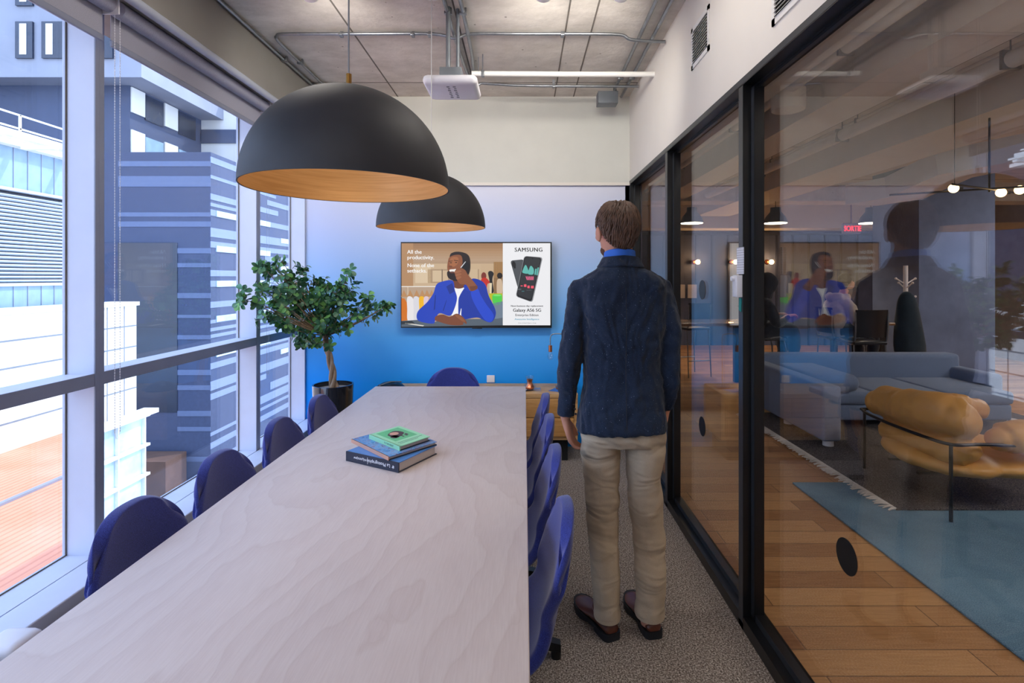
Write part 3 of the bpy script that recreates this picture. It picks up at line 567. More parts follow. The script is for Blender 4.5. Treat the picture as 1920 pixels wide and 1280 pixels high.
for k in range(7): rc('b5884f', 1156+k*15, 315, 1162+k*15, 500, 4)
rc('c4a887', 1000, 340, 1150, 640, 3); rc('b59c84', X0, 600, XM, 1000, 2)
rc('e9e4dc', X0, 596, 520, 606, 6); rc('d4c2a8', 150, 606, 158, 700, 6)
for k, (c_, x) in enumerate((('d0731f', 78), ('e6e2e4', 150), ('d8d6dd', 225), ('f0b51f', 290), ('d9c3cf', 345), ('c9a58b', 400))):
    pg('b98a5c', [(x+30, 640), (x+70, 720), (x-5, 720)], 6); pg(c_, sm([(x-5, 735), (x+35, 715), (x+75, 760), (x+100, 860), (x+105, 990), (x+5, 1000), (x-3, 860)]) if x > 80 else [(80, 735), (115, 740), (150, 800), (190, 985), (90, 1000), (80, 1000)], 7+k)
el('7a2f24', 1035, 480, 30, 45, 5); pg('c02a1c', sm([(1005, 520), (1060, 500), (1110, 560), (1080, 570), (1060, 640), (1005, 640)]), 6); pg('1c1a1c', sm([(1085, 440), (1120, 420), (1150, 450), (1135, 520), (1150, 660), (1110, 665), (1100, 530)]), 6); pg('e0cfae', [(1100, 560), (1130, 560), (1125, 680), (1105, 680)], 7)
el('1f1714', 1220, 475, 32, 35, 5); pg('cbb296', sm([(1190, 530), (1240, 520), (1255, 620), (1240, 700), (1190, 690)]), 6)
rc('b9b71c', 1095, 680, 1250, 760, 8); pg('4ecb4a', sm([(1138, 700), (1190, 690), (1243, 700), (1240, 790), (1190, 815), (1142, 795)]), 9); el('7be070', 1190, 702, 48, 10, 10)
pg('6f7f90', [(1120, 800), (XM, 770), (XM, Y1), (1000, Y1), (1000, 900)], 9); pg('56616c', [(X0, 1000), (300, 985), (1180, 975), (XM, 960), (XM, Y1), (X0, Y1+18)], 10); pg('dcd8cf', [(130, 1020), (345, 1052), (330, 1062), (110, 1030)], 11); pg('2b3238', [(X0, 1003), (200, 1000), (240, 1030), (X0, 1040)], 11)
# man on the picture
pg('f2f1f3', sm([(690, 610), (760, 625), (830, 600), (800, 700), (790, 900), (740, 960), (660, 930), (700, 800)]), 12)
pg('6e3d25', sm([(690, 500), (850, 480), (830, 590), (750, 625), (685, 600)]), 13)
pg('2141b8', sm([(530, 550), (670, 530), (700, 640), (725, 740), (690, 870), (640, 940), (520, 910), (470, 1000), (450, 1030), (350, 1020), (265, 985), (270, 890), (380, 780), (450, 680), (480, 590)]), 14)
pg('1a369f', sm([(760, 700), (830, 590), (900, 510), (1000, 530), (1060, 590), (1090, 700), (1170, 870), (1165, 960), (1120, 1015), (1050, 1000), (960, 960), (790, 975), (775, 850), (745, 960), (740, 780)]), 14)
pg('2548c8', sm([(890, 650), (960, 620), (1000, 700), (1060, 800), (1150, 930), (1120, 1010), (1050, 990), (960, 860), (900, 740)]), 15)
pg('172f8c', [(600, 600), (670, 560), (700, 655), (640, 690)], 16); pg('1c3bb0', sm([(800, 600), (900, 540), (960, 620), (880, 660)]), 16)
pg('152b80', [(470, 700), (480, 700), (470, 860), (455, 880)], 16); pg('152b80', [(600, 760), (606, 758), (570, 880), (560, 880)], 16)
pg('7a452b', sm([(480, 945), (560, 925), (640, 950), (720, 915), (790, 950), (835, 1010), (830, 1035), (800, 1015), (790, 1045), (700, 1050), (620, 1040), (520, 1010), (470, 990)]), 17)
pg('8f5636', sm([(700, 930), (760, 940), (820, 1000), (800, 1010), (740, 970)]), 18)
pg('211512', sm([(640, 250), (680, 205), (760, 198), (850, 230), (880, 310), (870, 440), (800, 520), (700, 535), (625, 500), (610, 440), (640, 420)]), 17)
pg('8a5233', sm([(640, 260), (700, 235), (770, 240), (790, 310), (770, 400), (740, 470), (680, 480), (640, 460), (612, 390), (622, 300)]), 18)
pg('a4663f', sm([(650, 275), (700, 255), (740, 270), (735, 330), (690, 370), (640, 350)]), 19)
pg('211512', sm([(612, 430), (660, 425), (720, 455), (740, 400), (790, 420), (790, 500), (710, 532), (630, 500)]), 19)
pg('f4efe9', sm([(640, 405), (690, 400), (712, 398), (700, 430), (660, 438), (640, 425)]), 20); pg('5a2b20', sm([(640, 430), (700, 425), (690, 445), (655, 446)]), 20)
pg('2b1a14', [(630, 305), (675, 300), (675, 306), (632, 312)], 20); pg('2b1a14', [(690, 292), (740, 300), (740, 307), (690, 300)], 20); el('20120e', 655, 325, 14, 5, 20); el('20120e', 715, 322, 14, 5, 20); el('75432a', 650, 370, 22, 12, 20)
pg('0c0c10', sm([(765, 385), (825, 310), (865, 340), (860, 400), (800, 420)]), 20); pg('d8d9de', [(765, 378), (822, 310), (828, 314), (772, 386)], 21)
pg('8a5233', sm([(700, 420), (760, 385), (820, 410), (850, 460), (960, 600), (940, 640), (880, 650), (830, 580), (760, 570), (715, 500)]), 21); pg('6e3d25', [(870, 600), (965, 590), (960, 630), (885, 655)], 22)
for k in range(3): pg('9c6240', sm([(700+k*8, 425+k*36), (760, 412+k*34), (775, 428+k*34), (712+k*8, 448+k*36)]), 22)
# right panel
rc('ebebee', XM-4, Y0, X1, Y1, 12)
def phone(c1, c2, c3, c4, col, d):
    P4 = [Vector((*p, 0)) for p in (c1, c2, c3, c4)]; pts = []
    for i in range(4):
        a_, b_, c_ = P4[i-1], P4[i], P4[(i+1) % 4]; u = (a_-b_).normalized()*26; v_ = (c_-b_).normalized()*26
        pts += [(b_+u).to_tuple()[:2], (b_+u*.3+v_*.3).to_tuple()[:2], (b_+v_).to_tuple()[:2]]
    pg(col, pts, d)
phone((1342, 300), (1500, 285), (1570, 560), (1440, 650), '3a3d42', 13); phone((1350, 306), (1495, 292), (1560, 560), (1445, 640), '4a4e53', 14)
el('17181b', 1385, 345, 22, 38, 15, -.2); el('0a0a0c', 1380, 330, 12, 13, 16); el('0a0a0c', 1395, 380, 12, 13, 16)
phone((1505, 245), (1720, 262), (1600, 785), (1405, 715), '8b8d92', 16); phone((1508, 250), (1708, 268), (1590, 778), (1412, 712), '17191c', 17); phone((1515, 262), (1695, 275), (1585, 755), (1425, 698), '2b2e32', 18)
el('0a0a0c', 1603, 277, 7, 7, 19)
pg('5fb5ad', sm([(1492, 400), (1520, 350), (1548, 400), (1552, 450), (1485, 440)]), 19); pg('5fb5ad', sm([(1560, 400), (1582, 360), (1615, 400), (1608, 458), (1550, 455)]), 19); pg('5fb5ad', [(1632, 395), (1650, 395), (1640, 465), (1622, 462)], 19); pg('5fb5ad', [(1660, 380), (1675, 380), (1660, 470), (1645, 468)], 19)
for k in range(5): pg('e0658a', [(1520+k*20, 482), (1533+k*20, 484), (1548+k*16, 526), (1535+k*16, 524)], 19)
for x0_, w_, y_ in ((1463, 24, 588), (1502, 28, 575), (1542, 26, 590), (1583, 32, 592)): rc('ee5468', x0_, y_, x0_+w_, y_+(10 if x0_ == 1463 else 30), 19)
rc('55585c', 1430, 625, 1470, 640, 19); rc('3d6d70', 1475, 650, 1505, 660, 19); rc('55585c', 1530, 640, 1590, 646, 19)
def tt(txt, x, y, h, col, d, bold=.0, al='LEFT', w=1, sp=1): 
    s.use(pm(col))
    for k in range(1+int(bold > 0)*2): s.add(*textmesh(txt, h/6.194*TY/FPX, tv(x+(k-1 if bold > 0 else 0)*bold*h*1.1, y, d+k*.5), (1, 0, 0), (0, 0, 1), 0, al, w, sp))
tt('All the', 148, 220, 44, 'f6f4f2', 24, .025); tt('productivity.', 148, 284, 44, 'f6f4f2', 24, .025, w=.98); tt('None of the', 148, 376, 44, 'f6f4f2', 24, .025, w=1.0); tt('setbacks.', 148, 438, 44, 'f6f4f2', 24, .025, w=1.0)
tt('SAMSUNG', 1393, 196, 46, '0c0c0e', 24, .035, w=1.0, sp=1.12)
tt('Next-business-day replacement', 1536, 834, 19, '1a1a1e', 24, .04, 'CENTER', 1.08); tt('Galaxy A56 5G', 1538, 892, 37, '16161a', 24, .03, 'CENTER', 1.0); tt('Enterprise Edition', 1536, 943, 26, '1a1a1e', 24, .02, 'CENTER', 1.0); tt('Awesome Intelligence', 1536, 988, 20, '4fa0bd', 24, .03, 'CENTER', 1.12); tt('Screen simulated. Subject to change.', 1540, 1027, 10, '3a3a40', 24, 0, 'CENTER', 1.0)
s.build('screen_picture', mats_, t, smooth=False, recalc=False)
# ---------------------------------------------------------------- roller blinds
def blind(y0, y1, lab):
    t = thing('roller_blind', lab, 'blind', (-1.9, (y0+y1)/2, 2.6), 'roller blinds at the windows')
    s = MB(); s.box((-1.917, y0, 2.615), (-1.914, y1, 2.77)); s.build('fabric', 'blind_fabric', t, smooth=False)
    s = MB(); s.box((-1.922, y0, 2.585), (-1.908, y1, 2.615), .004); s.build('hem_bar', 'grey_frame', t)
    s = MB(); s.cyl((-1.885, y0, 2.755), (-1.885, y1, 2.755), .038, 24); s.build('roller_tube', 'blind_fabric', t)
    s = MB(); s.box((-1.93, y1-.001, 2.71), (-1.84, y1+.006, 2.80)); s.build('bracket', 'white_plastic', t)
blind(.99, 2.42, 'grey roller blind rolled almost fully up at the nearest window')
blind(2.47, 3.87, 'grey roller blind rolled almost fully up at the middle window')
blind(3.93, 4.74, 'short grey roller blind rolled up at the narrow window beside the blue wall')
for (y, z1, lab) in ((2.455, .77, 'long beaded blind chain hanging by the nearer mullion'), (3.905, .80, 'long thin blind chain hanging by the mullion near the plant')):
    s = MB(); pts = [(-1.885, y+.0, 2.74), (-1.885, y, z1+.03), (-1.885, y+.009, z1), (-1.885, y+.022, z1), (-1.885, y+.032, z1+.03), (-1.885, y+.032, 2.74)]
    s.tube(pts, .0009, 6)
    if y < 3:
        z = z1+.03
        while z < 2.7:
            for yy in (y, y+.032): s.ball((-1.885, yy, z), .0026, 6, 4)
            z += .0125
    tag(s.build('blind_chain', 'galvanised' if y > 3 else 'white_plastic'), lab, 'blind chain')
s = MB(); s.cyl((-1.80, -2.4, 2.79), (-1.80, YB-.02, 2.79), .024, 20); tag(s.build('steel_rail', 'rail_grey'), 'round steel rail running along the bulkhead above the blinds', 'rail')
# ---------------------------------------------------------------- conduits on the ceiling
def clamp(s, x, y, z, ax):
    if ax == 'x': s.box((x-.012, y-.02, z-.016), (x+.012, y+.02, z+.002), .003); s.box((x-.01, y+.012, z-.016), (x+.01, y+.024, H))
    else: s.box((x-.02, y-.012, z-.016), (x+.02, y+.012, z+.002), .003); s.box((x+.012, y-.01, z-.016), (x+.024, y+.01, H))
def conduit(pts, r, lab, m='galvanised', cl=(), name='conduit'):
    t = thing(name, lab, 'conduit' if name == 'conduit' else 'pipe', pts[0])
    s = MB(); s.tube(catmull(pts, 5), r, 12); s.build('tube', m, t)
    for (x, y, ax) in cl:
        z = min(pts, key=lambda p: (p[0]-x)**2+(p[1]-y)**2)[2]; s = MB(); clamp(s, x, y, z, ax); s.build('clamp', 'galvanised', t)
    return t
zc_ = H-.022
conduit([(.93, 3.52, 3.07), (.86, 3.52, 3.072), (.7, 3.51, 3.08), (.62, 3.5, zc_), (.3, 3.49, zc_), (0, 3.49, zc_), (-.35, 3.49, zc_), (-.45, 3.49, zc_-.03), (-.6, 3.49, zc_), (-1.1, 3.49, zc_), (-1.55, 3.49, zc_), (-1.63, 3.52, zc_), (-1.66, 3.62, zc_), (-1.66, 4.1, zc_), (-1.66, 4.35, zc_), (-1.62, 4.5, zc_), (-1.6, 4.76, zc_)], .0105, 'steel conduit crossing the concrete ceiling and bending along the bulkhead', cl=((-1.2, 3.49, 'x'), (-.73, 3.49, 'x'), (-.62, 3.49, 'x'), (.25, 3.49, 'x'), (-1.66, 3.95, 'y')))
conduit([(-1.755, -2, zc_), (-1.755, 2, zc_), (-1.755, 4.2, zc_), (-1.74, 4.4, zc_), (-1.70, 4.76, zc_)], .0115, 'steel conduit running the length of the bulkhead', cl=((-1.755, 3.9, 'y'),))
conduit([(.93, 4.34, 3.07), (.6, 4.34, 3.07), (0, 4.34, 3.075), (-.28, 4.34, 3.09), (-.36, 4.34, 3.09), (-.385, 4.34, 3.04), (-.39, 4.34, 2.98)], .011, 'steel conduit crossing the ceiling close to the blue wall with a bent end', cl=((.24, 4.34, 'x'),))
conduit([(.95, 3.86, 2.985), (.4, 3.86, 2.985), (0, 3.86, 2.987), (-.38, 3.86, 2.99)], .019, 'white painted pipe hanging level below the ceiling', 'white_paint', name='white_pipe')
s = MB(); s.cyl((-.3, 3.86, 2.99), (-.3, 3.86, H), .004); s.box((-.312, 3.84, 2.965), (-.288, 3.88, 3.012), .004); s.cyl((-.33, 3.84, 3.0), (-.33, 3.84, 3.1), .003); tag(s.build('pipe_hanger', 'galvanised'), 'threaded rod hanger holding the white pipe', 'hanger')
for x, y, lab in ((.765, 4.5, 'steel conduit running lengthwise to the grey junction box'), (.855, 4.7, 'steel conduit running lengthwise closest to the cream wall')):
    conduit([(x-.03, -2, zc_), (x-.02, 1, zc_), (x, 4, zc_), (x, y, zc_)], .0125, lab, cl=((x, 4.25, 'y'),))
for x, x2, lab in ((-.46, -.44, 'steel conduit running lengthwise above the ceiling device, window side'), (-.37, -.40, 'steel conduit running lengthwise above the ceiling device, walkway side')):
    conduit([(x, -2, zc_), (x, 2, zc_), (x, 3.6, zc_), (x2, 4.25, zc_)], .0125, lab, cl=((x, 3.2, 'y'),))
t = thing('junction_box', 'grey square steel junction box under the ceiling by the cream wall', 'junction box', (.68, 4.47, 3.0))
s = MB(); s.box((.61, 4.40, 2.955), (.775, 4.52, 3.055), .004); s.build('body', 'grey_metal', t)
s = MB(); s.cyl((.765, 4.5, 3.05), (.765, 4.5, H), .014); s.build('nipple', 'galvanised', t)
t = thing('ceiling_access_point', 'white rounded wireless device hung from steel poles below the ceiling', 'wireless device', (-.42, 3.2, 2.62))
s = MB(); s.box((-.582, 3.03, 2.615), (-.268, 3.33, 2.675), .03); o = s.build('housing', 'white_plastic', t)
s = MB(); s.box((-.50, 3.14, 2.676), (-.37, 3.25, 2.755), .003); s.build('mount_box', 'grey_metal', t)
s = MB(); s.cyl((-.455, 3.19, 2.75), (-.455, 3.19, H), .014); s.build('pole', 'grey_metal', t); s = MB(); s.cyl((-.40, 3.21, 2.75), (-.40, 3.21, H), .010); s.build('pole', 'grey_metal', t)
s = MB()
for r_ in range(2):
    for k in range(7):
        x = -.44+r_*.036; y = 3.08+k*.03; s.box((x-.009+.004*(k % 2), y-.008, 2.6145), (x+.008, y+.008, 2.6151))
s.build('printed_marks', 'grey_metal', t, smooth=False)
# ---------------------------------------------------------------- planter and tree
px_, py_ = -1.555, 4.34
t = thing('potted_tree', 'leafy green tree with braided trunk in a glossy black planter beside the window', 'potted tree', (px_, py_, 0))
b = NB('planter_gloss'); b.set(col=(.02, .022, .03), rough=.12, metal=.3, coat=.6)
s = MB(); s.lathe((px_, py_, 0), [(.0, 0), (.135, 0), (.135, .01), (.16, .63), (.16, .648), (.148, .648), (.146, .60), (.0, .60)], 64); s.build('planter', 'planter_gloss', t)
mat('gravel', '8f877e', .9, nscale=120, var=.4, bump=.8, bscale=90); s = MB(); s.lathe((px_, py_, .61), [(.0, .01), (.1, .008), (.146, 0)], 32); s.build('soil', 'gravel', t)
top = P(612, 628, 4.34); bot = Vector((px_+.0, py_, .60)); s = MB()
for k in range(3):
    pts = []
    for i in range(33):
        f = i/32; c = bot.lerp(top, f)+Vector((.012*math.sin(5*f), 0, 0)); ph = 2*PI*k/3+f*2.3*PI; a_ = .019*(1-.3*f)+.02*max(0, .12-f)*6; pts.append(c+Vector((a_*math.cos(ph), a_*math.sin(ph), 0)))
    s.tube(pts, [.0165-.004*i/32+.006*max(0, .15-i/32)*6 for i in range(33)], 10)
s.build('braided_trunk', 'bark', t)
clus = [(520, 505, 20, .0), (532, 520, 24, .0), (556, 505, 14, .05), (540, 545, 30, .0), (515, 560, 26, .05), (480, 565, 20, .1), (462, 562, 12, .1), (505, 590, 22, 0), (535, 590, 26, -.1), (570, 530, 26, .05), (575, 560, 32, -.1), (560, 600, 28, -.05), (530, 612, 14, 0), (598, 555, 30, 0), (600, 590, 32, -.12), (585, 625, 26, -.1), (565, 635, 20, 0), (600, 640, 18, -.05), (622, 610, 24, 0), (625, 570, 26, .05), (642, 535, 24, .05), (650, 515, 16, .0), (646, 560, 28, -.05), (660, 590, 24, 0), (650, 608, 16, 0), (682, 573, 18, .05), (700, 588, 16, .0), (690, 562, 10, .05), (715, 580, 15, .0), (725, 573, 8, 0), (610, 530, 16, .1), (490, 540, 8, .1), (493, 500, 8, .1), (528, 488, 10, .05), (555, 570, 26, .15), (620, 585, 26, .15), (590, 575, 30, .2), (575, 610, 20, .15)]
def leaf(s, c, d, up, L, W):
    d = d.normalized(); sd = d.cross(up); sd = sd.normalized() if sd.length > .05 else d.orthogonal().normalized(); n = sd.cross(d)
    pr = [(0, .06), (.25, .55), (.5, .88), (.72, 1), (.9, .72), (1, .12)]; vs = []
    for f, w_ in pr:
        b_ = n*(-.22*L*f*f)
        for e in (-1, 0, 1): vs.append(c+d*(L*f)+sd*(e*w_*W/2)+b_+n*(abs(e)*w_*W*.13))
    s.add(vs, [(i*3+j, i*3+j+1, i*3+j+4, i*3+j+3) for i in range(5) for j in range(2)])
lv = MB(); br_ = MB(); Rl = random.Random(11)
for (x, y, r, dy) in clus:
    Y = 4.28+dy*.9; Y = min(Y, 1.87/((VX-x+r)/FPX)); c = P(x, y, Y); rm = r/1000*Y; hub = top+Vector((0, 0, .02)); mid = hub.lerp(c, .5)+Vector((Rl.uniform(-.03, .03), Rl.uniform(-.03, .03), -.02))
    br_.tube(catmull([hub-Vector((0, 0, .03)), mid, c], 4), [.006*(1-i/9*.7) for i in range(9)], 6)
    for k in range(max(4, int(r*r/58))):
        e = Vector((Rl.gauss(0, .45), Rl.gauss(0, .45), Rl.gauss(0, .42)))*rm; q0 = c+e; ax = (e.normalized()*.8+Vector((Rl.uniform(-1, 1), Rl.uniform(-1, 1), Rl.uniform(-.1, .9)))).normalized()
        br_.tube([q0-ax*.03, q0+ax*.02], .0016, 5)
        for j in range(Rl.randint(5, 8)):
            a_ = j*2.4+Rl.uniform(-.4, .4); o_ = ax.orthogonal().normalized(); o_.rotate(Quaternion(ax, a_)); d = o_*1.0+ax*Rl.uniform(.0, .9)-Vector((0, 0, .25))
            lv.use(Rl.choice((0, 0, 0, 1))); leaf(lv, q0+ax*Rl.uniform(-.02, .02), d, ax, Rl.uniform(.040, .060), Rl.uniform(.026, .038))
def leafmat(n_, a_, c_):
    b = NB(n_); b.set(col=b.ramp(b.noise(b.coords(), 14, 2), [(.3, srgb(a_)), (.7, srgb(c_))]), rough=.38, spec=.5)
leafmat('leaf_green', '234f38', '4b8560'); leafmat('leaf_young', '4c8a45', '79b060')
br_.build('branches', 'bark', t); lv.build('foliage', ['leaf_green', 'leaf_young'], t, recalc=False)
# ---------------------------------------------------------------- the standing man
MY = 2.27; K_ = MY/FPX
def q3(px, py, dy=0): return Vector(((px-VX)*K_, MY+dy, EYE-(py-VY)*K_))
def hring(pl, pr, py, front, back, dy=0, n=40, e=2.4, zoff=None):
    c = q3((pl+pr)/2, py, dy); a = (pr-pl)/2*K_; out = []
    for j in range(n):
        t_ = 2*PI*j/n; cx, sy = math.cos(t_), math.sin(t_)
        x = a*math.copysign(abs(cx)**(2/e), cx); y = math.copysign(abs(sy)**(2/e), sy)*(front if sy > 0 else back)
        out.append(c+Vector((x, y, (zoff(x/a, sy) if zoff else 0))))
    return out
mat('skin', 'c99078', .5, var=.08, nscale=20, bump=.1, bscale=300, spec=.35); mat('beard', '5a3b2b', .9, var=.3, nscale=200); mat('hair_brown', '5a4132', .5, var=.45, nscale=60, spec=.5)
fabric('jacket_wool', '1d2636', '2c384c', 420, sheen=.15, bigamt=.15, bump=.5); mat('shirt_blue', '2f6fd8', .7); mat('shoe_brown', '5e3324', .35, var=.3, nscale=10, spec=.5); mat('shoe_sole', '15171d', .6); mat('sock', '1c1a20', .9)
b = NB('jacket_wool'); v = b.coords(); n = b.noise(v, 380, 3, .7); fl_ = b.noise(v, 230, 1)
col = b.ramp(n, [(.3, srgb('182130')), (.7, srgb('29354c'))]); col = b.mix(b.ramp(fl_, [(.74, (0, 0, 0)), (.77, (1, 1, 1))]), col, srgb('8493ab')); 
b.set(col=col, rough=.95, spec=.15, sheen=.12)
def folds(b, fine, sc, size, dist, fdist=.002, rot=(0, 0, 0)):
    f_ = b.noise(b.coords(sc, rot=rot), size, 2, .5, .8); bp = b.node('Bump'); bp.inputs['Strength'].default_value = 1; bp.inputs['Distance'].default_value = dist; b.link(f_, bp.inputs['Height'])
    b2 = b.node('Bump'); b2.inputs['Strength'].default_value = .4; b2.inputs['Distance'].default_value = fdist; b.link(fine, b2.inputs['Height']); b.link(bp.outputs[0], b2.inputs['Normal']); b.link(b2.outputs[0], b.b.inputs['Normal'])
folds(b, n, (1.5, 1.2, .7), 6, .05, rot=(0, .35, 0))
b = NB('trouser_cotton'); n = b.noise(b.coords(), 700, 2); b.set(col=b.ramp(n, [(.35, srgb('b3a18a')), (.65, srgb('c0af98'))]), rough=.85, spec=.2, sheen=.05); folds(b, n, (.8, .8, 2.0), 5, .035, .001, rot=(0, .3, 0))
man = thing('person', 'standing man seen from behind in dark blue jacket and beige trousers facing the screen', 'person', (.41, MY, 0))
body = MB()
# torso, neck, legs under the clothes
body.rings([hring(1100, 1236, y, .08, .08) for y in (540, 600, 690, 760, 792)]); body.rings([hring(1125, 1200, 500, .06, .06), hring(1100, 1236, 545, .08, .08)])
HC = q3(1157, 0).x; HZ = EYE-(487-VY)*K_; YAW = math.radians(15)
def hd(x, y, z): v_ = Vector((x, y, 0)); v_.rotate(Quaternion((0, 0, 1), YAW)); return Vector((HC, MY+.005, HZ))+v_+Vector((0, 0, z))
def hball(c, r, rot=0, n=24, m=16):
    t_ = MB(); t_.ball((0, 0, 0), r, n, m); return [hd(c[0]+p.x, c[1]+p.y*math.cos(rot)-p.z*math.sin(rot), c[2]+p.y*math.sin(rot)+p.z*math.cos(rot)) for p in t_.v], t_.f
body.tube([q3(1162, 512, -.005), q3(1162, 490, 0), q3(1160, 462, .01), q3(1158, 440, .01)], [.075, .060, .058, .06], 24)
body.add(*hball((0, -.005, .142), (.074, .094, .083))); body.add(*hball((0, .035, .075), (.056, .055, .065))); body.add(*hball((0, .062, .022), (.030, .026, .022))); body.add(*hball((0, .05, .045), (.048, .04, .03)))
body.tube([hd(0, .088, .135), hd(0, .103, .105), hd(0, .112, .090), hd(0, .096, .083)], [.009, .011, .014, .008], 10)
body.add(*hball((0, .082, .150), (.05, .014, .012))); body.add(*hball((0, .09, .063), (.022, .01, .005))); body.add(*hball((0, .089, .053), (.019, .01, .006)))
for sx_ in (-1, 1):
    body.add(*hball((sx_*.084, .0, .108), (.011, .021, .034), -.25)); body.add(*hball((sx_*.05, .065, .10), (.02, .022, .018)))
ARM = {-1: [(1085, 537, 0), (1079, 590, -.01), (1072, 645, -.015), (1067, 700, 0), (1064, 745, .02), (1062, 782, .035)], 1: [(1243, 539, 0), (1250, 590, -.01), (1254, 640, -.015), (1255, 700, 0), (1253, 740, .02), (1250, 768, .035)]}
def hand(s, wr, dirn, palmn, side, curl=.35, L=.19):
    """wr wrist, dirn pointing to fingertips, palmn normal of palm, side direction towards thumb"""
    d, n, t_ = dirn.normalized(), palmn.normalized(), side.normalized()
    s.rings([[wr+d*a_+t_*(w_*math.cos(2*PI*j/16))+n*(h_*math.sin(2*PI*j/16)) for j in range(16)] for a_, w_, h_ in ((-.03, .026, .021), (0, .027, .019), (.03, .036, .018), (.065, .041, .015), (.095, .040, .012), (.102, .036, .009))])
    for k, (o_, l_) in enumerate(((.030, .070), (.010, .079), (-.011, .073), (-.031, .056))):
        p = wr+d*.088+t_*o_; ang = 0; pts = [p-d*.02]; dd = (d+t_*(o_*1.2)).normalized()
        for seg in (.45, .31, .24):
            ang += curl*(1+.12*k)*(1 if seg < .45 else .5); v_ = dd*math.cos(ang)+n*math.sin(ang); pts.append(pts[-1]+v_*l_*seg + (v_*.02 if seg == .45 else Vector((0, 0, 0))))
        s.tube(catmull(pts, 3), [.0092-.0028*i/9 for i in range(10)], 10); s.ball(pts[-1], .0064, 8, 6)
    p = wr+d*.02+t_*.026
    s.tube(catmull([p-t_*.01, p+d*.026+t_*.014+n*.008, p+d*.055+t_*.020+n*.016, p+d*.078+t_*.017+n*.022], 3), [.0135-.006*i/9 for i in range(10)], 10); s.ball(p+d*.078+t_*.017+n*.022, .0072, 8, 6)
for sd_ in (-1, 1):
    pts = [q3(*p) for p in ARM[sd_]]; body.tube(pts, [.03, .034, .034, .030, .027, .027], 16); body.tube([q3(1160, 545), pts[0]], [.05, .03], 16)
wl = q3(1062, 790, .037); hand(body, wl, Vector((.25, .18, -.95)), Vector((.95, -.25, .25)), Vector((.2, .95, .15)), .35)
wr_ = q3(1251, 776, .037); hand(body, wr_, Vector((-.22, .16, -.95)), Vector((-.95, -.2, -.2)), Vector((-.15, .95, .15)), .35)
LEG = {-1: [(1128, 812, 38, 0), (1127, 845, 37, 0), (1128, 895, 32, 0), (1130, 950, 31, .005), (1131, 1000, 29.5, .01), (1135, 1080, 26.5, .0), (1137.5, 1120, 25, .0), (1138.5, 1151, 25, .0)], 1: [(1207, 812, 38, 0), (1208, 845, 37, 0), (1207, 895, 31.5, 0), (1212, 950, 31, .005), (1217, 1000, 30, .01), (1219, 1080, 28.5, .0), (1218, 1120, 27.5, .0), (1218, 1147, 27.5, .0)]}
for sd_ in (-1, 1): body.tube([q3(a_, b_, c_+.01) for a_, b_, w_, c_ in LEG[sd_]]+[q3(LEG[sd_][-1][0], 1172, .01)], [w_*K_*.62 for _, _, w_, _ in LEG[sd_]]+[.036], 16)
o = body.build('body', 'skin', man); remesh(o, .0045, 2)
# eyes, brows, beard
for sx_ in (-1, 1):
    s = MB(); s.add(*hball((sx_*.031, .080, .124), (.012, .010, .009), 0, 14, 10)); s.use(1).add(*hball((sx_*.031, .0885, .124), (.005, .003, .005), 0, 10, 8)); s.build('eye', ['white_plastic', 'black_plastic'], man)
    s = MB(); s.tube([hd(sx_*.012, .098, .146), hd(sx_*.032, .097, .150), hd(sx_*.05, .084, .145)], [.003, .004, .002], 8); s.build('eyebrow', 'hair_brown', man)
s = MB(); s.add(*hball((0, .061, .020), (.035, .031, .024))); s.add(*hball((0, .045, .042), (.0545, .045, .034))); s.add(*hball((0, .088, .075), (.024, .012, .006))); o = s.build('short_beard', 'beard', man); remesh(o, .004, 2)
# hair
hr = MB(); n_ = 40; rings_ = []
def hb(az):   # lower hair line (height above chin) by azimuth from the face, 0 = front
    a_ = abs((az+PI) % (2*PI)-PI)/PI; pts = [(0, .212), (.22, .20), (.34, .175), (.40, .135), (.44, .140), (.5, .150), (.56, .128), (.63, .085), (.70, .066), (.8, .052), (1, .045)]
    for i in range(len(pts)-1):
        if pts[i][0] <= a_ <= pts[i+1][0]: f = (a_-pts[i][0])/(pts[i+1][0]-pts[i][0]); return pts[i][1]*(1-f)+pts[i+1][1]*f
    return .045
def hs(az, f, out=0):   # point on hair shell; f 0 at the hair line, 1 at the crown
    z0_ = hb(az); z = z0_+(.230+out-z0_)*math.sin(f*PI/2); cz = .142; rz = .094+out; q_ = max(0, 1-((z-cz)/rz)**2) if z > cz else 1-.30*((cz-z)/.09)**1.7
    r_ = math.sqrt(q_) if z > cz else q_; return hd(math.sin(az)*(.081+out)*r_, math.cos(az)*(.100+out)*r_-.006, z)
hr.rings([[hs(2*PI*j/n_, f) for j in range(n_)] for f in (0, .06, .12, .2, .3, .4, .5, .6, .7, .8, .88, .94, .98, .999)])
o = hr.build('hair', 'hair_brown', man); wrinkle(o, .03, .006)
hr = MB(); Rh = random.Random(5)
for k in range(1900):
    az = Rh.uniform(-PI, PI); f = Rh.random()**.85; p0 = hs(az, f, .001); L = Rh.uniform(.025, .06)*(.5+.8*f); sw = Rh.uniform(-.35, .35)+.5*f
    pts = []; 
    for i in range(5):
        g = i/4; ff = max(-.03, f-g*L/.16); zadj = min(0, ff)*.12; p = hs(az+sw*g*.45, max(0, ff), .003+.014*math.sin(g*PI*.75)*(.3+f)); pts.append(p+Vector((0, 0, zadj)))
    r0 = Rh.uniform(.0018, .0042); hr.tube(pts, [r0*.6, r0, r0, r0*.7, r0*.15], 4, cap=False)
hr.build('hair_strands', 'hair_brown', man, angle=180)
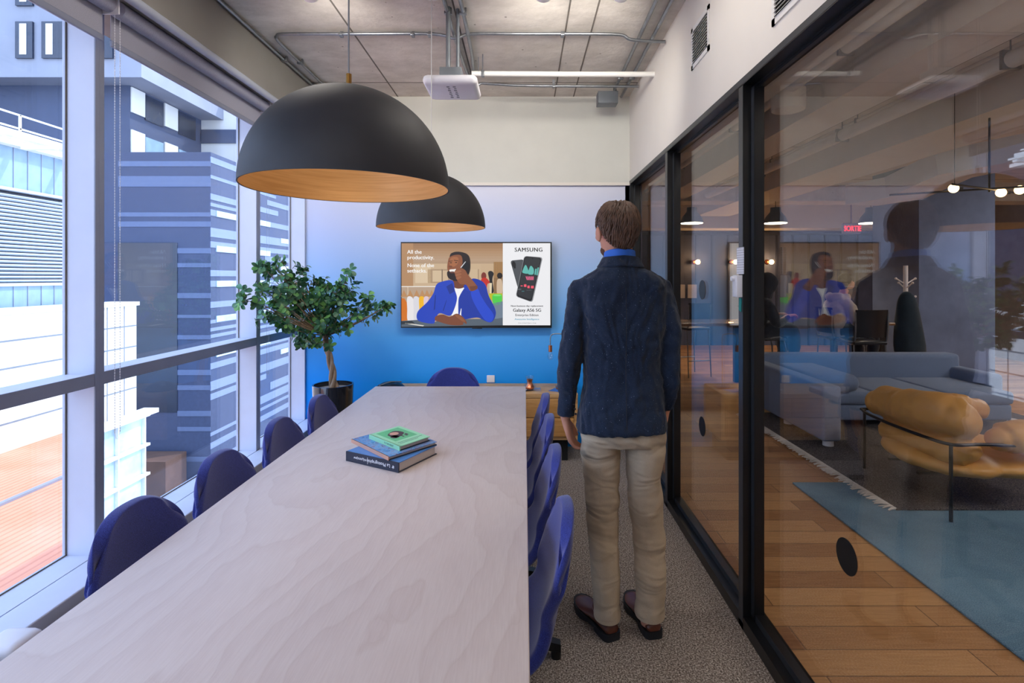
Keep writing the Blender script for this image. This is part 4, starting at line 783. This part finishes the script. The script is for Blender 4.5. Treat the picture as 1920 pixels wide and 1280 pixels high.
# shirt collar
s = MB(); cc = q3(1162, 480, .003)
s.rings([[cc+Vector((r_*math.cos(t_)*.98, r_*math.sin(t_)*1.0, z+.012*math.sin(t_)*-1)) for t_ in [2*PI*j/40 for j in range(40)]] for r_, z in ((.073, -.04), (.0695, -.01), (.067, .016), (.064, .018), (.062, .0), (.064, -.04))], cap=False); s.build('shirt_collar', 'shirt_blue', man)
# jacket
jk = MB()
sh = lambda u, sy: -.012*abs(u)**2
jk.rings([hring(1138, 1190, 491, .05, .052, -.004), hring(1118, 1208, 500, .075, .078, -.006, zoff=sh), hring(1098, 1230, 510, .092, .095, -.006, zoff=sh), hring(1082, 1247, 522, .105, .108, -.006, zoff=sh), hring(1083, 1248, 545, .118, .12, -.004, e=2.6), hring(1087, 1246, 580, .125, .13, e=2.6), hring(1092, 1243, 620, .127, .128, e=2.6), hring(1095, 1239, 670, .122, .118, .004), hring(1093, 1240, 710, .122, .118, .004), hring(1088, 1244, 750, .128, .128), hring(1083, 1248, 780, .134, .138, -.003), hring(1080, 1250, 802, .137, .142, -.004, zoff=lambda u, sy: .004*abs(u))])
SL = {-1: [18, 21.5, 22, 20.5, 18, 15.5], 1: [17, 20, 21, 19.5, 17, 14]}
for sd_ in (-1, 1):
    pts = catmull([q3(*p) for p in ARM[sd_]], 5); rr_ = []
    for i in range(len(pts)):
        f = i/5; k = min(int(f), 4); g = f-k; r_ = (SL[sd_][k]*(1-g)+SL[sd_][k+1]*g)*K_; r_ *= 1+.035*math.sin(i*1.9+sd_)*(1 if i > 8 else .3); rr_.append((r_, r_*1.12))
    jk.tube([pts[0]+Vector((-sd_*.03, 0, .012))]+pts, [(.025, .05)]+rr_, 28, up=(0, 1, 0))
    jk.tube([q3(1163+sd_*35, 530, -.003), q3(1163+sd_*74, 545, -.003)], [(.06, .045), (.040, .06)], 20, up=(0, 1, 0))
o = jk.build('jacket', 'jacket_wool', man); remesh(o, .0055, 12); wrinkle(o, .13, .026); wrinkle(o, .045, .011)
s = MB(); cc = q3(1163, 488, -.006)
def cr(r_, z, ry=1.0): return [cc+Vector((r_*math.cos(t_)*(1.0), r_*ry*math.sin(t_), z-.012*max(0, math.sin(t_))-.006*abs(math.cos(t_)))) for t_ in [2*PI*j/48 for j in range(48)]]
s.rings([cr(.073, .016), cr(.076, .019), cr(.082, .010), cr(.090, -.006), cr(.099, -.020), cr(.098, -.025), cr(.088, -.026)], cap=False); o = s.build('jacket_collar', 'jacket_wool', man); mod(o, 'SOLIDIFY', thickness=.003)
s = MB()   # back seam and vents
s.tube([q3(1163, y, -.006-d_) for y, d_ in ((512, .096), (540, .119), (580, .131), (620, .130), (670, .118), (710, .119), (750, .130), (788, .141))], [(.0012, .0012)]*8, 6); s.build('back_seam', 'shoe_sole', man)
# cuffs buttons
s = MB()
for k in range(3): s.ball(q3(1076+k*1.5, 757+k*9, -.006), (.005, .005, .005), 8, 6)
s.build('cuff_buttons', 'shoe_sole', man)
# trousers
tr = MB()
tr.rings([hring(1094, 1240, 760, .115, .115, e=2.3), hring(1088, 1246, 795, .122, .125, e=2.3), hring(1087, 1247, 814, .122, .128, e=2.4), hring(1090, 1245, 827, .112, .116, e=2.5)])
for sd_ in (-1, 1):
    pts = [q3(a_, b_, c_) for a_, b_, w_, c_ in LEG[sd_]]; ws_ = [w_*K_ for _, _, w_, _ in LEG[sd_]]
    P2 = catmull(pts, 6); W2 = []
    for i in range(len(P2)):
        f = i/6; k = min(int(f), len(ws_)-2); g = f-k; r_ = ws_[k]*(1-g)+ws_[k+1]*g; W2.append((r_*(1+.012*math.sin(i*1.3+sd_)), r_*(1.18-.12*min(1, i/20))))
    tr.tube(P2, W2, 32, up=(0, 1, 0))
o = tr.build('trousers', 'trouser_cotton', man); remesh(o, .0048, 7); wrinkle(o, .11, .015, depth=1); wrinkle(o, .05, .005, depth=1)
s = MB()   # belt of the trousers seen at hem: cuffs
for sd_ in (-1, 1):
    a_, b_, w_, c_ = LEG[sd_][-1]; w_ = w_*K_; c0 = q3(a_, b_, c_)
    s.rings([[c0+Vector((r_*math.cos(t_), r_*1.06*math.sin(t_), z-.006*math.sin(t_)*-1)) for t_ in [2*PI*j/32 for j in range(32)]] for r_, z in ((w_*1.0, .03), (w_*1.02, .0), (w_*1.0, -.006), (w_*.94, -.004), (w_*.93, .03))], cap=False)
s.build('trouser_hems', 'trouser_cotton', man)
# shoes
def shoe(hx, hy, ang, sgn):
    d = Vector((-math.sin(ang), math.cos(ang), 0)); w_ = Vector((math.cos(ang), math.sin(ang), 0)); o0 = Vector((hx, hy, 0))
    prof = [(0.0, .024, .052, .0), (.008, .033, .066, 0), (.03, .037, .074, 0), (.06, .037, .076, 0), (.10, .036, .072, .002), (.14, .040, .062, .004), (.18, .046, .052, .005), (.22, .048, .045, .003), (.255, .042, .040, -.002), (.285, .028, .034, -.005), (.298, .012, .026, -.006)]
    s = MB(); s.rings([[o0+d*a_+w_*(sh_*sgn)+w_*(hw*math.copysign(abs(math.cos(t_))**.75, math.cos(t_)))*(1 if math.sin(t_) < .2 else 1-.28*math.sin(t_))+Vector((0, 0, .022+(ht-.022)*(.5+.5*math.sin(t_)))) for t_ in [2*PI*j/24 for j in range(24)]] for a_, hw, ht, sh_ in prof]); up_ = s.build('shoe', 'shoe_brown', man); mod(up_, 'SUBSURF', levels=1, render_levels=1)
    s = MB(); s.rings([[o0+d*(a_)+w_*(sh_*sgn)+w_*(x*(hw+.003))+Vector((0, 0, z)) for x, z in ((-1, .0 if a_ < .085 or a_ > .13 else .012), (1, .0 if a_ < .085 or a_ > .13 else .012), (1, .030), (-1, .030))] for a_, hw, ht, sh_ in [(-.006, .022, 0, 0), (.0, .03, 0, 0), (.012, .037, 0, 0), (.03, .039, 0, 0), (.06, .039, 0, 0), (.084, .038, 0, 0), (.092, .037, 0, 0), (.13, .040, 0, .003), (.18, .047, 0, .005), (.22, .049, 0, .003), (.255, .043, 0, -.002), (.287, .03, 0, -.005), (.303, .012, 0, -.006)]]); s.build('sole', 'shoe_sole', up_)
    s = MB(); s.rings([[o0+d*(.075+ry*math.sin(t_))+w_*(r_*math.cos(t_))+Vector((0, 0, z+.012*math.sin(t_)-.004)) for t_ in [2*PI*j/24 for j in range(24)]] for r_, ry, z in ((.036, .068, .066), (.037, .070, .076), (.033, .062, .078), (.031, .058, .066))], cap=False); s.build('shoe_opening_rim', 'shoe_brown', up_)
    s = MB(); s.tube([o0+d*.075+Vector((0, 0, .05)), o0+d*.06+Vector((0, 0, .12))], [(.031, .05), (.033, .042)], 16, up=tuple(d)); s.build('sock', 'sock', man)
shoe(.372, 2.226, math.radians(24), -1); shoe(.548, 2.238, math.radians(10), -1)
# ---------------------------------------------------------------- lounge shell
mat('panel_reflect_tint', '4f5670', .6, var=.2, nscale=4); mat('lilac_wall', '8f88a2', .8); mat('grey_wall', '77757c', .85)  # panelling colour takes in the blue wall's reflection
s = MB(); s.box((XG-.1, 12.0, -.3), (9.2, 12.14, H)); struct(s, 'wall_lounge_far', 'lilac_wall')
s = MB(); s.box((9.0, -2.5, -.3), (9.2, 12.1, H)); struct(s, 'wall_lounge_side', 'grey_wall')
s = MB(); s.box((XG-.12, YB, -.3), (XG+.03, 12.1, H)); struct(s, 'wall_lounge_left', 'lilac_wall')
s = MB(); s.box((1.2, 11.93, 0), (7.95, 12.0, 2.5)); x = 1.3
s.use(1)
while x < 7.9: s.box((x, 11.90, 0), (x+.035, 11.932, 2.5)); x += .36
s.box((1.2, 11.88, 2.46), (7.95, 11.95, 2.52)); struct(s, 'wall_panelling', ['panel_reflect_tint', mat('panel_batten', '2f3448', .6)])
s = MB(); s.box((1.2, 11.3, 2.56), (9, 12.0, H)); struct(s, 'trim_10', 'cream_wall')
s = MB(); s.box((5.55, 7.5, 0), (6.62, 8.5, H)); mat('column_reflect_tint', '606d8c', .85, var=.18, nscale=3, bump=.3); struct(s, 'column_concrete', 'column_reflect_tint')  # concrete tinted blue in place of the wall's reflection in the glass
for k, (x0, x1, z) in enumerate(((1.55, 1.95, 2.93), (2.35, 2.75, 2.86), (3.6, 4.3, 2.80))):
    s = MB(); s.box((x0, -2, z), (x1, 9.2+k, H)); struct(s, 'ceiling_beam_%d' % (k+1), 'white_paint')
s = MB(); s.box((1.06, 9.1, 2.82), (9, 9.6, H)); struct(s, 'ceiling_beam_4', 'concrete')
t = thing('ventilation_duct', 'white boxed ventilation duct with angled bend below the lounge ceiling', 'duct', (4.8, 6.5, 2.5))
def rduct(s, pts, hw, hh):
    rs = []
    for i, p in enumerate(pts):
        a_ = Vector(pts[max(i-1, 0)]); c_ = Vector(pts[min(i+1, len(pts)-1)]); d = (c_-a_).normalized(); n_ = d.cross(Vector((0, 0, 1))).normalized(); u_ = n_.cross(d)
        rs.append([Vector(p)+n_*x*hw+u_*z*hh for x, z in ((-1, -1), (1, -1), (1, 1), (-1, 1))])
    s.rings(rs)
s = MB(); rduct(s, [(4.55, 7.2, 2.62), (4.7, 6.6, 2.62), (4.75, 5.9, 2.76), (5.1, 5.3, 2.80), (6.6, 4.6, 2.80), (8.8, 3.8, 2.80)], .26, .13); s.build('duct_box', 'white_paint', t, smooth=False)
for i, (x, z, r_, lab) in enumerate(((2.05, 2.98, .045, 'white sprinkler pipe under the lounge ceiling nearest the glass'), (3.1, 2.90, .055, 'thick white pipe running lengthwise under the lounge ceiling'), (3.25, 3.04, .02, 'thin white pipe running beside the thick white pipe in the lounge'))):
    t = thing('ceiling_pipe', lab, 'pipe', (x, 4, z)); s = MB(); s.cyl((x, -2, z), (x, 9, z), r_, 16); s.build('tube', 'white_paint', t)
    s = MB()
    for y in (3.4, 5.2, 7.0): s.box((x-r_-.008, y-.012, z-r_-.006), (x+r_+.008, y+.012, z+r_+.006), .003); s.cyl((x, y, z+r_), (x, y, H), .005, 8)
    s.build('pipe_clamps', 'galvanised', t)
t = thing('round_ceiling_speaker', 'white drum shaped ceiling speaker in the lounge', 'speaker', (2.05, 4.1, 2.8)); c = P(1478, 200, 4.2)
s = MB(); s.lathe((c.x, c.y, c.z-.04), [(0, .0), (.085, 0), (.095, .006), (.12, .012), (.125, .03), (.125, .17), (0, .17)], 40); s.build('drum', 'white_paint', t)
s = MB(); s.cyl((c.x, c.y, c.z+.12), (c.x, c.y, H), .02, 12); s.build('stem', 'galvanised', t)
fill_panel(7.2, 8.6, 4.4, 6.4, 'fill_lounge', 'added ceiling fill panel in the lounge beyond the concrete column')  # added lounge fill light, outside the view
# rugs
b = NB('blue_rug'); v = b.coords(); n = b.noise(v, 260, 2); n2 = b.noise(v, 1.6, 4, .6); b.set(col=b.mix(.6, b.ramp(n2, [(.35, srgb('44657f')), (.65, srgb('8db2c8'))]), b.ramp(n, [(.3, srgb('3a5c78')), (.7, srgb('9abccf'))])), rough=1, spec=.1); b.bump(n, .8, .01)
b = NB('dark_rug'); v = b.coords(); n = b.noise(b.coords((1, 1.6, 1)), 140, 2); b.set(col=b.ramp(n, [(.35, srgb('2a282d')), (.6, srgb('6a6566')), (.75, srgb('a39c98'))]), rough=1, spec=.1); b.bump(n, .8, .01)
s = MB(); s.box((1.97, .5, 0), (4.9, 3.92, .012), .004); tag(s.build('blue_rug', 'blue_rug'), 'thick blue pile rug on the plank floor', 'rug')
t = thing('woven_rug', 'dark woven rug with pale fringe lapping over the blue rug', 'rug', (3.5, 5, 0))
s = MB(); s.box((2.40, 3.44, .0125), (5.4, 5.9, .024), .003); s.build('pile', 'dark_rug', t)
mat('fringe_cream', 'cfc9c2', .9); s = MB(); Rf = random.Random(4); y = 3.45
while y < 5.88:
    a_ = Rf.uniform(-.03, .03); l_ = Rf.uniform(.05, .085); s.tube([(2.405, y, .022), (2.40-l_*.5, y+a_*.5, .020+Rf.uniform(0, .006)), (2.40-l_, y+a_, .016)], [.006, .005, .003], 5); y += .0125
o = s.build('fringe', 'fringe_cream', t); o['kind'] = 'stuff'
# leather armchair
fabr = mat('tan_leather', 'd09a52', .42, var=.08, nscale=5, bump=.25, bscale=45, spec=.4)
t = thing('leather_armchair', 'tan leather armchair with puffy cushions and thin black tube frame on the rugs', 'armchair', (3.05, 3.7, 0))
ZR = .018
s = MB()
s.tube(catmull([(2.76, 4.12, .57), (2.73, 3.95, .58), (2.71, 3.72, .60), (2.72, 3.50, .625), (2.79, 3.38, .625)], 6), [(.075, .10)]*3+[(.115, .12)]*8+[(.125, .135)]*10+[(.11, .12)]*4, 24, up=(0, 0, 1)); s.ball((2.72, 4.10, .555), (.09, .09, .10)); s.ball((2.76, 3.37, .61), (.115, .10, .12))
s.tube(catmull([(2.80, 4.08, .37), (2.77, 3.9, .375), (2.76, 3.65, .385), (2.77, 3.45, .395), (2.81, 3.38, .40)], 6), [(.09, .085)]*3+[(.12, .095)]*18+[(.10, .09)]*4, 24, up=(0, 0, 1)); s.ball((2.79, 3.40, .42), (.1, .1, .09))
o = s.build('back_cushion', 'tan_leather', t); remesh(o, .012, 8); wrinkle(o, .12, .02)
s = MB(); s.ball((3.10, 3.72, .30), (.45, .42, .095), 36, 18); s.ball((2.88, 3.70, .30), (.31, .41, .095), 30, 16); s.ball((3.2, 3.58, .30), (.34, .29, .09), 30, 16); o = s.build('seat_cushion', 'tan_leather', t); remesh(o, .012, 10); wrinkle(o, .12, .015)
for y in (3.34, 4.12):
    s = MB(); s.tube(catmull([(2.98, y, .50), (3.1, y, .52), (3.3, y, .52), (3.5, y, .50)], 5), [(.07, .07)]*2+[(.105, .10)]*11+[(.08, .08)]*3, 24); s.ball((2.97, y, .50), (.07, .08, .07)); s.ball((3.5, y, .50), (.08, .08, .08)); o = s.build('arm_cushion', 'tan_leather', t); remesh(o, .012, 8); wrinkle(o, .08, .015)
s = MB(); r_ = .0105
s.tube(catmull([(3.62, 3.27, .44), (3.3, 3.27, .47), (2.85, 3.27, .49), (2.67, 3.26, .49), (2.61, 3.29, .49), (2.59, 3.4, .487), (2.58, 3.7, .483), (2.60, 4.0, .48), (2.64, 4.16, .48), (2.72, 4.20, .48), (3.3, 4.20, .47), (3.6, 4.20, .44)], 4), r_, 12); s.build('tube_frame', 'black_steel', t)
for x, y in ((2.62, 3.275), (2.66, 4.17), (3.6, 3.27), (3.58, 4.2)):
    s = MB(); s.cyl((x, y, ZR), (x, y, .485 if x < 3 else .44), r_, 14); s.build('leg', 'black_steel', t)
s = MB(); s.box((2.66, 3.6, .185), (3.5, 3.62, .20)); s.box((2.66, 3.88, .185), (3.5, 3.90, .20)); s.build('seat_support', 'black_steel', t)
# sofa
b = NB('sofa_reflect_tint'); n = b.noise(b.coords(), 300, 2); b.set(col=b.ramp(n, [(.35, srgb('5d6f90')), (.65, srgb('8799b8'))]), rough=.95, spec=.1, sheen=.2); b.bump(n, .3, .002)  # blue wall's reflection put into the fabric colour
t = thing('corner_sofa', 'long grey fabric corner sofa with low back and white block feet in the lounge', 'sofa', (3.6, 5.9, 0))
s = MB(); s.box((2.62, 6.1, .09), (5.0, 6.32, .64), .05); s.build('backrest', 'sofa_reflect_tint', t)
s = MB(); s.box((2.62, 4.68, .07), (2.79, 6.2, .56), .03); s.build('armrest', 'sofa_reflect_tint', t)
s = MB(); s.box((2.8, 5.3, .09), (4.86, 6.1, .25), .03); s.build('base', 'sofa_reflect_tint', t)
for k in range(3): s = MB(); s.box((2.8+k*.69, 5.28, .25), (3.488+k*.69, 6.1, .38), .04); s.build('seat_cushion', 'sofa_reflect_tint', t)
s = MB(); s.box((4.87, 5.6, .09), (5.05, 6.25, .5), .05); s.build('armrest', 'sofa_reflect_tint', t)
for x, y in ((2.70, 4.74), (2.70, 5.45), (2.7, 6.2), (4.9, 5.35), (4.9, 6.2), (3.8, 6.2)):
    s = MB(); s.cyl((x, y, 0.0 if y > 6.95 else .025), (x, y, .095), .045, 20); s.build('foot', 'white_plastic', t)
s = MB(); s.box((2.81, 5.2, .385), (3.3, 6.05, .56), .08); tag(s.build('sofa_cushion', 'sofa_reflect_tint'), 'large grey cushion leaning against the end of the corner sofa', 'cushion')
# chandelier
cy = 4.3; z = EYE+.16*cy
t = thing('bulb_chandelier', 'thin black rod chandelier with round glowing bulbs over the lounge', 'chandelier', (3.8, cy, z)); emat('bulb_glow', (1, .66, .32), 7)
s = MB()
s.tube([(3.05, cy+.15, z), (4.4, cy-.15, z+.05)], .008, 8); s.tube([(3.25, cy-.25, z+.02), (4.3, cy+.25, z+.02)], .008, 8); s.tube([(3.75, cy, z), (3.75, cy, H)], .008, 8); s.tube([(3.55, cy+.1, z+.03), (3.55, cy+.1, H)], .003, 6); s.build('rods', 'black_steel', t)
for (px, py) in ((1788, 353), (1877, 361), (1912, 356)):
    s = MB(); c = P(px, py, cy); s.ball(c, .036, 20, 12); s.build('bulb', 'bulb_glow', t); s = MB(); s.cyl(c+Vector((.02, 0, 0)), c+Vector((.07, 0, 0)), .012, 10); s.build('bulb_holder', 'black_steel', t)
# small pendants
emat('pendant_glow', (1, .88, .66), 10); mat('slate_shade', '4a5964', .5)
for k, (px, lab) in enumerate(((1297, 'small slate dome pendant seen through the narrower glass pane'), (1454, 'small slate dome pendant beside the black post, above the seated people'), (1633, 'small slate dome pendant beside the red exit sign'))):
    Y = 9.0; c = P(px, 418, Y); t = thing('small_pendant_lamp', lab, 'pendant lamp', c, 'small pendants in the lounge')
    s = MB(); s.lathe(c, [(.19, 0), (.185, .03), (.155, .10), (.10, .17), (.085, .19), (.08, .26), (.0, .262)], 36); s.build('shade', 'slate_shade', t)
    s = MB(); s.lathe(c, [(0, .0), (.178, .0), (.178, -.008), (0, -.008)], 36); s.build('diffuser', 'pendant_glow', t)
    s = MB(); s.cyl(c+Vector((0, 0, .26)), (c.x, c.y, H), .006, 8); s.build('cord', 'black_steel', t)
    l = D.lights.new('pendant_beam', 'SPOT'); l.energy = 130; l.color = (1, .88, .72); l.spot_size = 2.5; l.spot_blend = .6; l.shadow_soft_size = .15; lo = D.objects.new('pendant_beam', l); C.objects.link(lo); lo.location = c-Vector((0, 0, .03))
# exit sign
emat('exit_red', 'ff2a3a', 2.2); c = P(1597, 428, 10.2)
t = thing('exit_sign', 'red lit exit sign hanging near the small slate pendant', 'exit sign', c)
s = MB(); s.box((c.x-.17, c.y, c.z-.10), (c.x+.17, c.y+.05, c.z+.10), .005); s.cyl((c.x, c.y+.02, c.z+.1), (c.x, c.y+.02, H), .012, 8); s.build('housing', 'lilac_wall', t)
s = MB(); s.add(*textmesh('SORTIE', .10, (c.x-.15, c.y-.003, c.z-.05), (1, 0, 0), (0, 0, 1), .03, 'LEFT', .72)); s.build('lettering', 'exit_red', t, smooth=False, recalc=False)
# sconces and posters on the far panelling
emat('sconce_glow', (1, .62, .28), 30)
for k, (px, lab) in enumerate(((1300, 'copper wall lamp glowing above the two posters'), (1371, 'copper wall lamp glowing beside the white controller box'), (1438, 'copper wall lamp glowing behind the person in dark hoodie'))):
    Y = 11.80; c = P(px, 491, Y); t = thing('wall_sconce', lab, 'wall lamp', c, 'wall lamps on the dark panelling')
    s = MB(); s.cyl(c, (c.x, 11.9, c.z), .03, 14); s.ball(c, (.05, .05, .06)); s.build('body', 'copper', t)
    s = MB(); s.ball(c+Vector((.10, -.0, 0)), .05); s.build('bulb', 'sconce_glow', t)
    l = D.lights.new('sconce_light', 'POINT'); l.energy = 9; l.color = (1, .55, .22); l.shadow_soft_size = .06; lo = D.objects.new('sconce_light', l); C.objects.link(lo); lo.location = c+Vector((.05, -.16, 0))
for k, (px, lab) in enumerate(((1276, 'white poster on dark panelling partly behind the black post'), (1298, 'white poster with red print on dark panelling, fully visible'))):
    c = P(px, 546, 11.88); s = MB(); s.box((c.x-.10, 11.88, c.z-.15), (c.x+.10, 11.895, c.z+.15)); tag(s.build('poster', 'printed_paper', smooth=False), lab, 'poster')
# counter tables, stools, chairs
def ctable(x0, x1, y0, y1, z, lab):
    t = thing('counter_table', lab, 'table', ((x0+x1)/2, (y0+y1)/2, 0)); s = MB(); s.box((x0, y0, z-.04), (x1, y1, z), .01); s.build('tabletop', mat('table_walnut', '8c6a50', .2, coat=.4) if 'table_walnut' not in M else 'table_walnut', t)
    for x in (x0+.12, x1-.12):
        for y in (y0+.1, y1-.1): s = MB(); s.box((x-.035, y-.035, 0), (x+.035, y+.035, z-.04)); s.build('leg', 'black_steel', t)
ctable(1.9, 3.2, 7.15, 7.85, .90, 'high dark table with black legs seen through the narrower glass pane')
ctable(4.35, 4.98, 7.15, 7.8, .91, 'high dark table in front of the person in the pale hoodie')
def stool(x, y, rz, lab, back=True):
    t = thing('bar_chair', lab, 'bar chair', (0, 0, 0), 'black bar chairs'); sb = .75
    s = MB(); s.box((-.2, -.2, sb-.04), (.2, .2, sb), .015); s.build('seat', 'black_plastic', t)
    s = MB(); s.rings([[Vector((-.19+.38*u, -.19-.03*f-.05*(1-(2*u-1)**2), sb+.05+.33*f)) for u in (0, .2, .4, .6, .8, 1)]+[Vector((-.19+.38*u, -.175-.03*f-.05*(1-(2*u-1)**2), sb+.05+.33*f)) for u in (1, .8, .6, .4, .2, 0)] for f in (0, .5, 1)]); s.build('backrest', 'black_plastic', t)
    for sx_ in (-1, 1):
        s = MB(); s.tube(catmull([(sx_*.2, .2, 0), (sx_*.19, .17, sb-.03), (sx_*.19, -.17, sb-.03), (sx_*.195, -.215, sb+.35)], 5), .009, 8); s.build('side_frame', 'galvanised', t)
        s = MB(); s.tube([(sx_*.2, -.22, 0), (sx_*.19, -.17, sb-.03)], .009, 8); s.build('leg', 'galvanised', t)
    s = MB(); s.tube([(-.2, .2, .25), (.2, .2, .25)], .008, 8); s.tube([(-.2, -.2, .25), (.2, -.2, .25)], .008, 8); s.build('footrest', 'galvanised', t)
    t.location = (x, y, 0); t.rotation_euler = (0, 0, rz); t['label'] = lab; return t
stool(4.14, 7.0, -PI/2, 'black bar chair the person in the pale hoodie sits on'); stool(4.13, 6.55, 0, 'black bar chair with chrome sides standing in front of the sofa back'); stool(3.12, 6.95, -PI/2, 'black bar chair the person in the dark hoodie sits on'); stool(2.6, 8.3, .3, 'empty black bar chair behind the high table seen through the narrower pane')
# coat rack and coat
c = P(1698, 520, 7.4); t = thing('coat_rack', 'white coat rack with short angled pegs in the lounge', 'coat rack', (c.x, 7.4, 0))
s = MB(); s.cyl((c.x, 7.4, 0), (c.x, 7.4, 1.68), .028, 14); s.build('pole', 'white_plastic', t); s = MB(); s.lathe((c.x, 7.4, 0), [(0, 0), (.2, 0), (.2, .02), (0, .03)], 32); s.build('base', 'white_plastic', t)
for zz, a_ in ((1.50, 0), (1.50, PI), (1.25, 0), (1.44, PI/2), (1.44, -PI/2)):
    s = MB(); d = Vector((math.cos(a_), math.sin(a_), 0)); s.tube([Vector((c.x, 7.4, zz-.07))+d*.02, Vector((c.x, 7.4, zz))+d*.13], .009, 8); s.ball(Vector((c.x, 7.4, zz))+d*.135, .016, 10, 8); s.build('peg', 'white_plastic', t)
fabric('dark_teal_cloth', '12202c', '20343f', 500); cz = P(1697, 545, 7.25)
s = MB(); s.rings([[Vector((cz.x+x0+rx*math.cos(t_)*(1+.06*math.sin(5*t_+z*9)), 7.22+ry*math.sin(t_), z)) for t_ in [2*PI*j/28 for j in range(28)]] for z, rx, ry, x0 in ((1.33, .03, .03, 0), (1.28, .09, .06, 0), (1.18, .13, .09, 0), (1.0, .16, .10, .01), (.8, .19, .11, .03), (.6, .21, .12, .04), (.42, .21, .12, .05))]); o = s.build('hanging_coat', 'dark_teal_cloth'); tag(o, 'dark long coat hanging on the white coat rack', 'coat'); mod(o, 'SUBSURF', levels=1, render_levels=1)
# seated people
fabric('hoodie_cream', 'c4b7aa', 'd8ccc0', 300, sheen=.3); fabric('dark_cloth', '14141c', '24232e', 400); mat('hair_black', '15131a', .6); mat('cap_navy', '1f2a44', .8)
def sitter(x, y, lab, cloth, hairm, hood_up, S_=1.0):
    t = thing('person', lab, 'person', (x, y, 0)); F = Vector((1, .12, 0)).normalized(); N = Vector((F.y, -F.x, 0)); U = Vector((0, 0, 1)); B = Vector((x, y, .76))
    def p(f, n_, u_): return B+F*f+N*n_+U*u_
    bd = MB(); bd.tube([p(0, 0, .05), p(.0, 0, .2), p(.05, 0, .42), p(.11, 0, .52)], [(.14, .10), (.13, .09), (.15, .09), (.06, .055)], 20, up=tuple(F)); bd.tube([p(.11, 0, .5), p(.15, 0, .6)], [.055, .05], 14); bd.ball(p(.185, 0, .70), (.085, .072, .10), 20, 14); bd.ball(p(.225, 0, .655), (.055, .05, .055), 16, 10); bd.tube([p(.265, 0, .70), p(.285, 0, .672), p(.262, 0, .662)], [.008, .013, .008], 8); bd.ball(p(.19, .075, .69), (.016, .008, .028), 8, 6); bd.ball(p(.19, -.075, .69), (.016, .008, .028), 8, 6)
    for s_ in (-1, 1):
        bd.tube([p(.06, s_*.1, .42), p(.07, s_*.19, .38), p(.14, s_*.22, .18), p(.36, s_*.14, .26)], [.05, .045, .038, .028], 12)
        hand(bd, p(.38, s_*.135, .265), (F*.9+U*.1-N*s_*.3), (-U), (-N*s_), .5)
        bd.tube([p(0, s_*.09, .06), p(.2, s_*.11, .08), p(.42, s_*.12, .06), p(.44, s_*.12, -.2), p(.42, s_*.12, -.42)], [.085, .08, .06, .05, .035], 14)
    o = bd.build('body', 'skin', t); remesh(o, .008, 2)
    j = MB(); j.tube([p(-.01, 0, -.01), p(-.02, 0, .15), p(.02, 0, .34), p(.07, 0, .44), p(.10, 0, .52)], [(.18, .135), (.18, .13), (.185, .125), (.15, .11), (.085, .085)], 24, up=tuple(F))
    for s_ in (-1, 1): j.tube(catmull([p(.06, s_*.10, .43), p(.07, s_*.20, .37), p(.13, s_*.235, .19), p(.24, s_*.19, .19), p(.36, s_*.145, .255)], 4), [.07, .072, .072, .07, .07, .068, .066, .064, .063, .062, .06, .056, .052, .048, .045, .04, .038], 16)
    if hood_up: j.ball(p(.165, 0, .68), (.125, .105, .14), 24, 16); j.tube([p(.10, 0, .5), p(.13, 0, .62)], [.11, .1], 18)
    else: j.tube(catmull([p(.13, -.10, .50), p(.02, -.10, .50), p(-.03, 0, .49), p(.02, .10, .50), p(.13, .10, .50)], 5), [.045]*5+[.058]*11+[.045]*5, 14); j.ball(p(.0, 0, .47), (.08, .10, .06), 16, 10)
    o = j.build('hoodie', cloth, t); remesh(o, .01, 4); wrinkle(o, .09, .02)
    if not hood_up:
        h_ = MB(); h_.ball(p(.165, 0, .725), (.098, .084, .09), 24, 14); h_.ball(p(.12, 0, .68), (.06, .078, .09), 20, 12); o = h_.build('hair', hairm, t); wrinkle(o, .03, .02)
    tr_ = MB()
    for s_ in (-1, 1): tr_.tube(catmull([p(-.04, s_*.08, .06), p(.2, s_*.11, .085), p(.42, s_*.12, .06), p(.45, s_*.12, -.15), p(.42, s_*.12, -.40)], 4), [.11]*5+[.095]*4+[.08]*4+[.062]*4, 16)
    o = tr_.build('trousers', 'dark_cloth', t); remesh(o, .01, 3)
    for s_ in (-1, 1):
        s = MB(); s.box(p(.37, s_*.12-.04, -.44), p(.60, s_*.12+.04, -.36), .03); s.build('shoe', 'shoe_sole', t)
    return t
sitter(4.08, 7.02, 'person in cream hoodie with dark hair seated at high table, looking down at their hands', 'hoodie_cream', 'hair_black', False)
sitter(3.02, 6.95, 'person in dark hoodie with hood up seated beside the black post', 'dark_cloth', 'hair_black', True)
s = MB(); s.box((4.55, 7.2, .912), (4.75, 7.34, .925), .003); tag(s.build('tablet_device', 'black_plastic'), 'dark tablet on the high table in front of the person in cream hoodie', 'tablet')
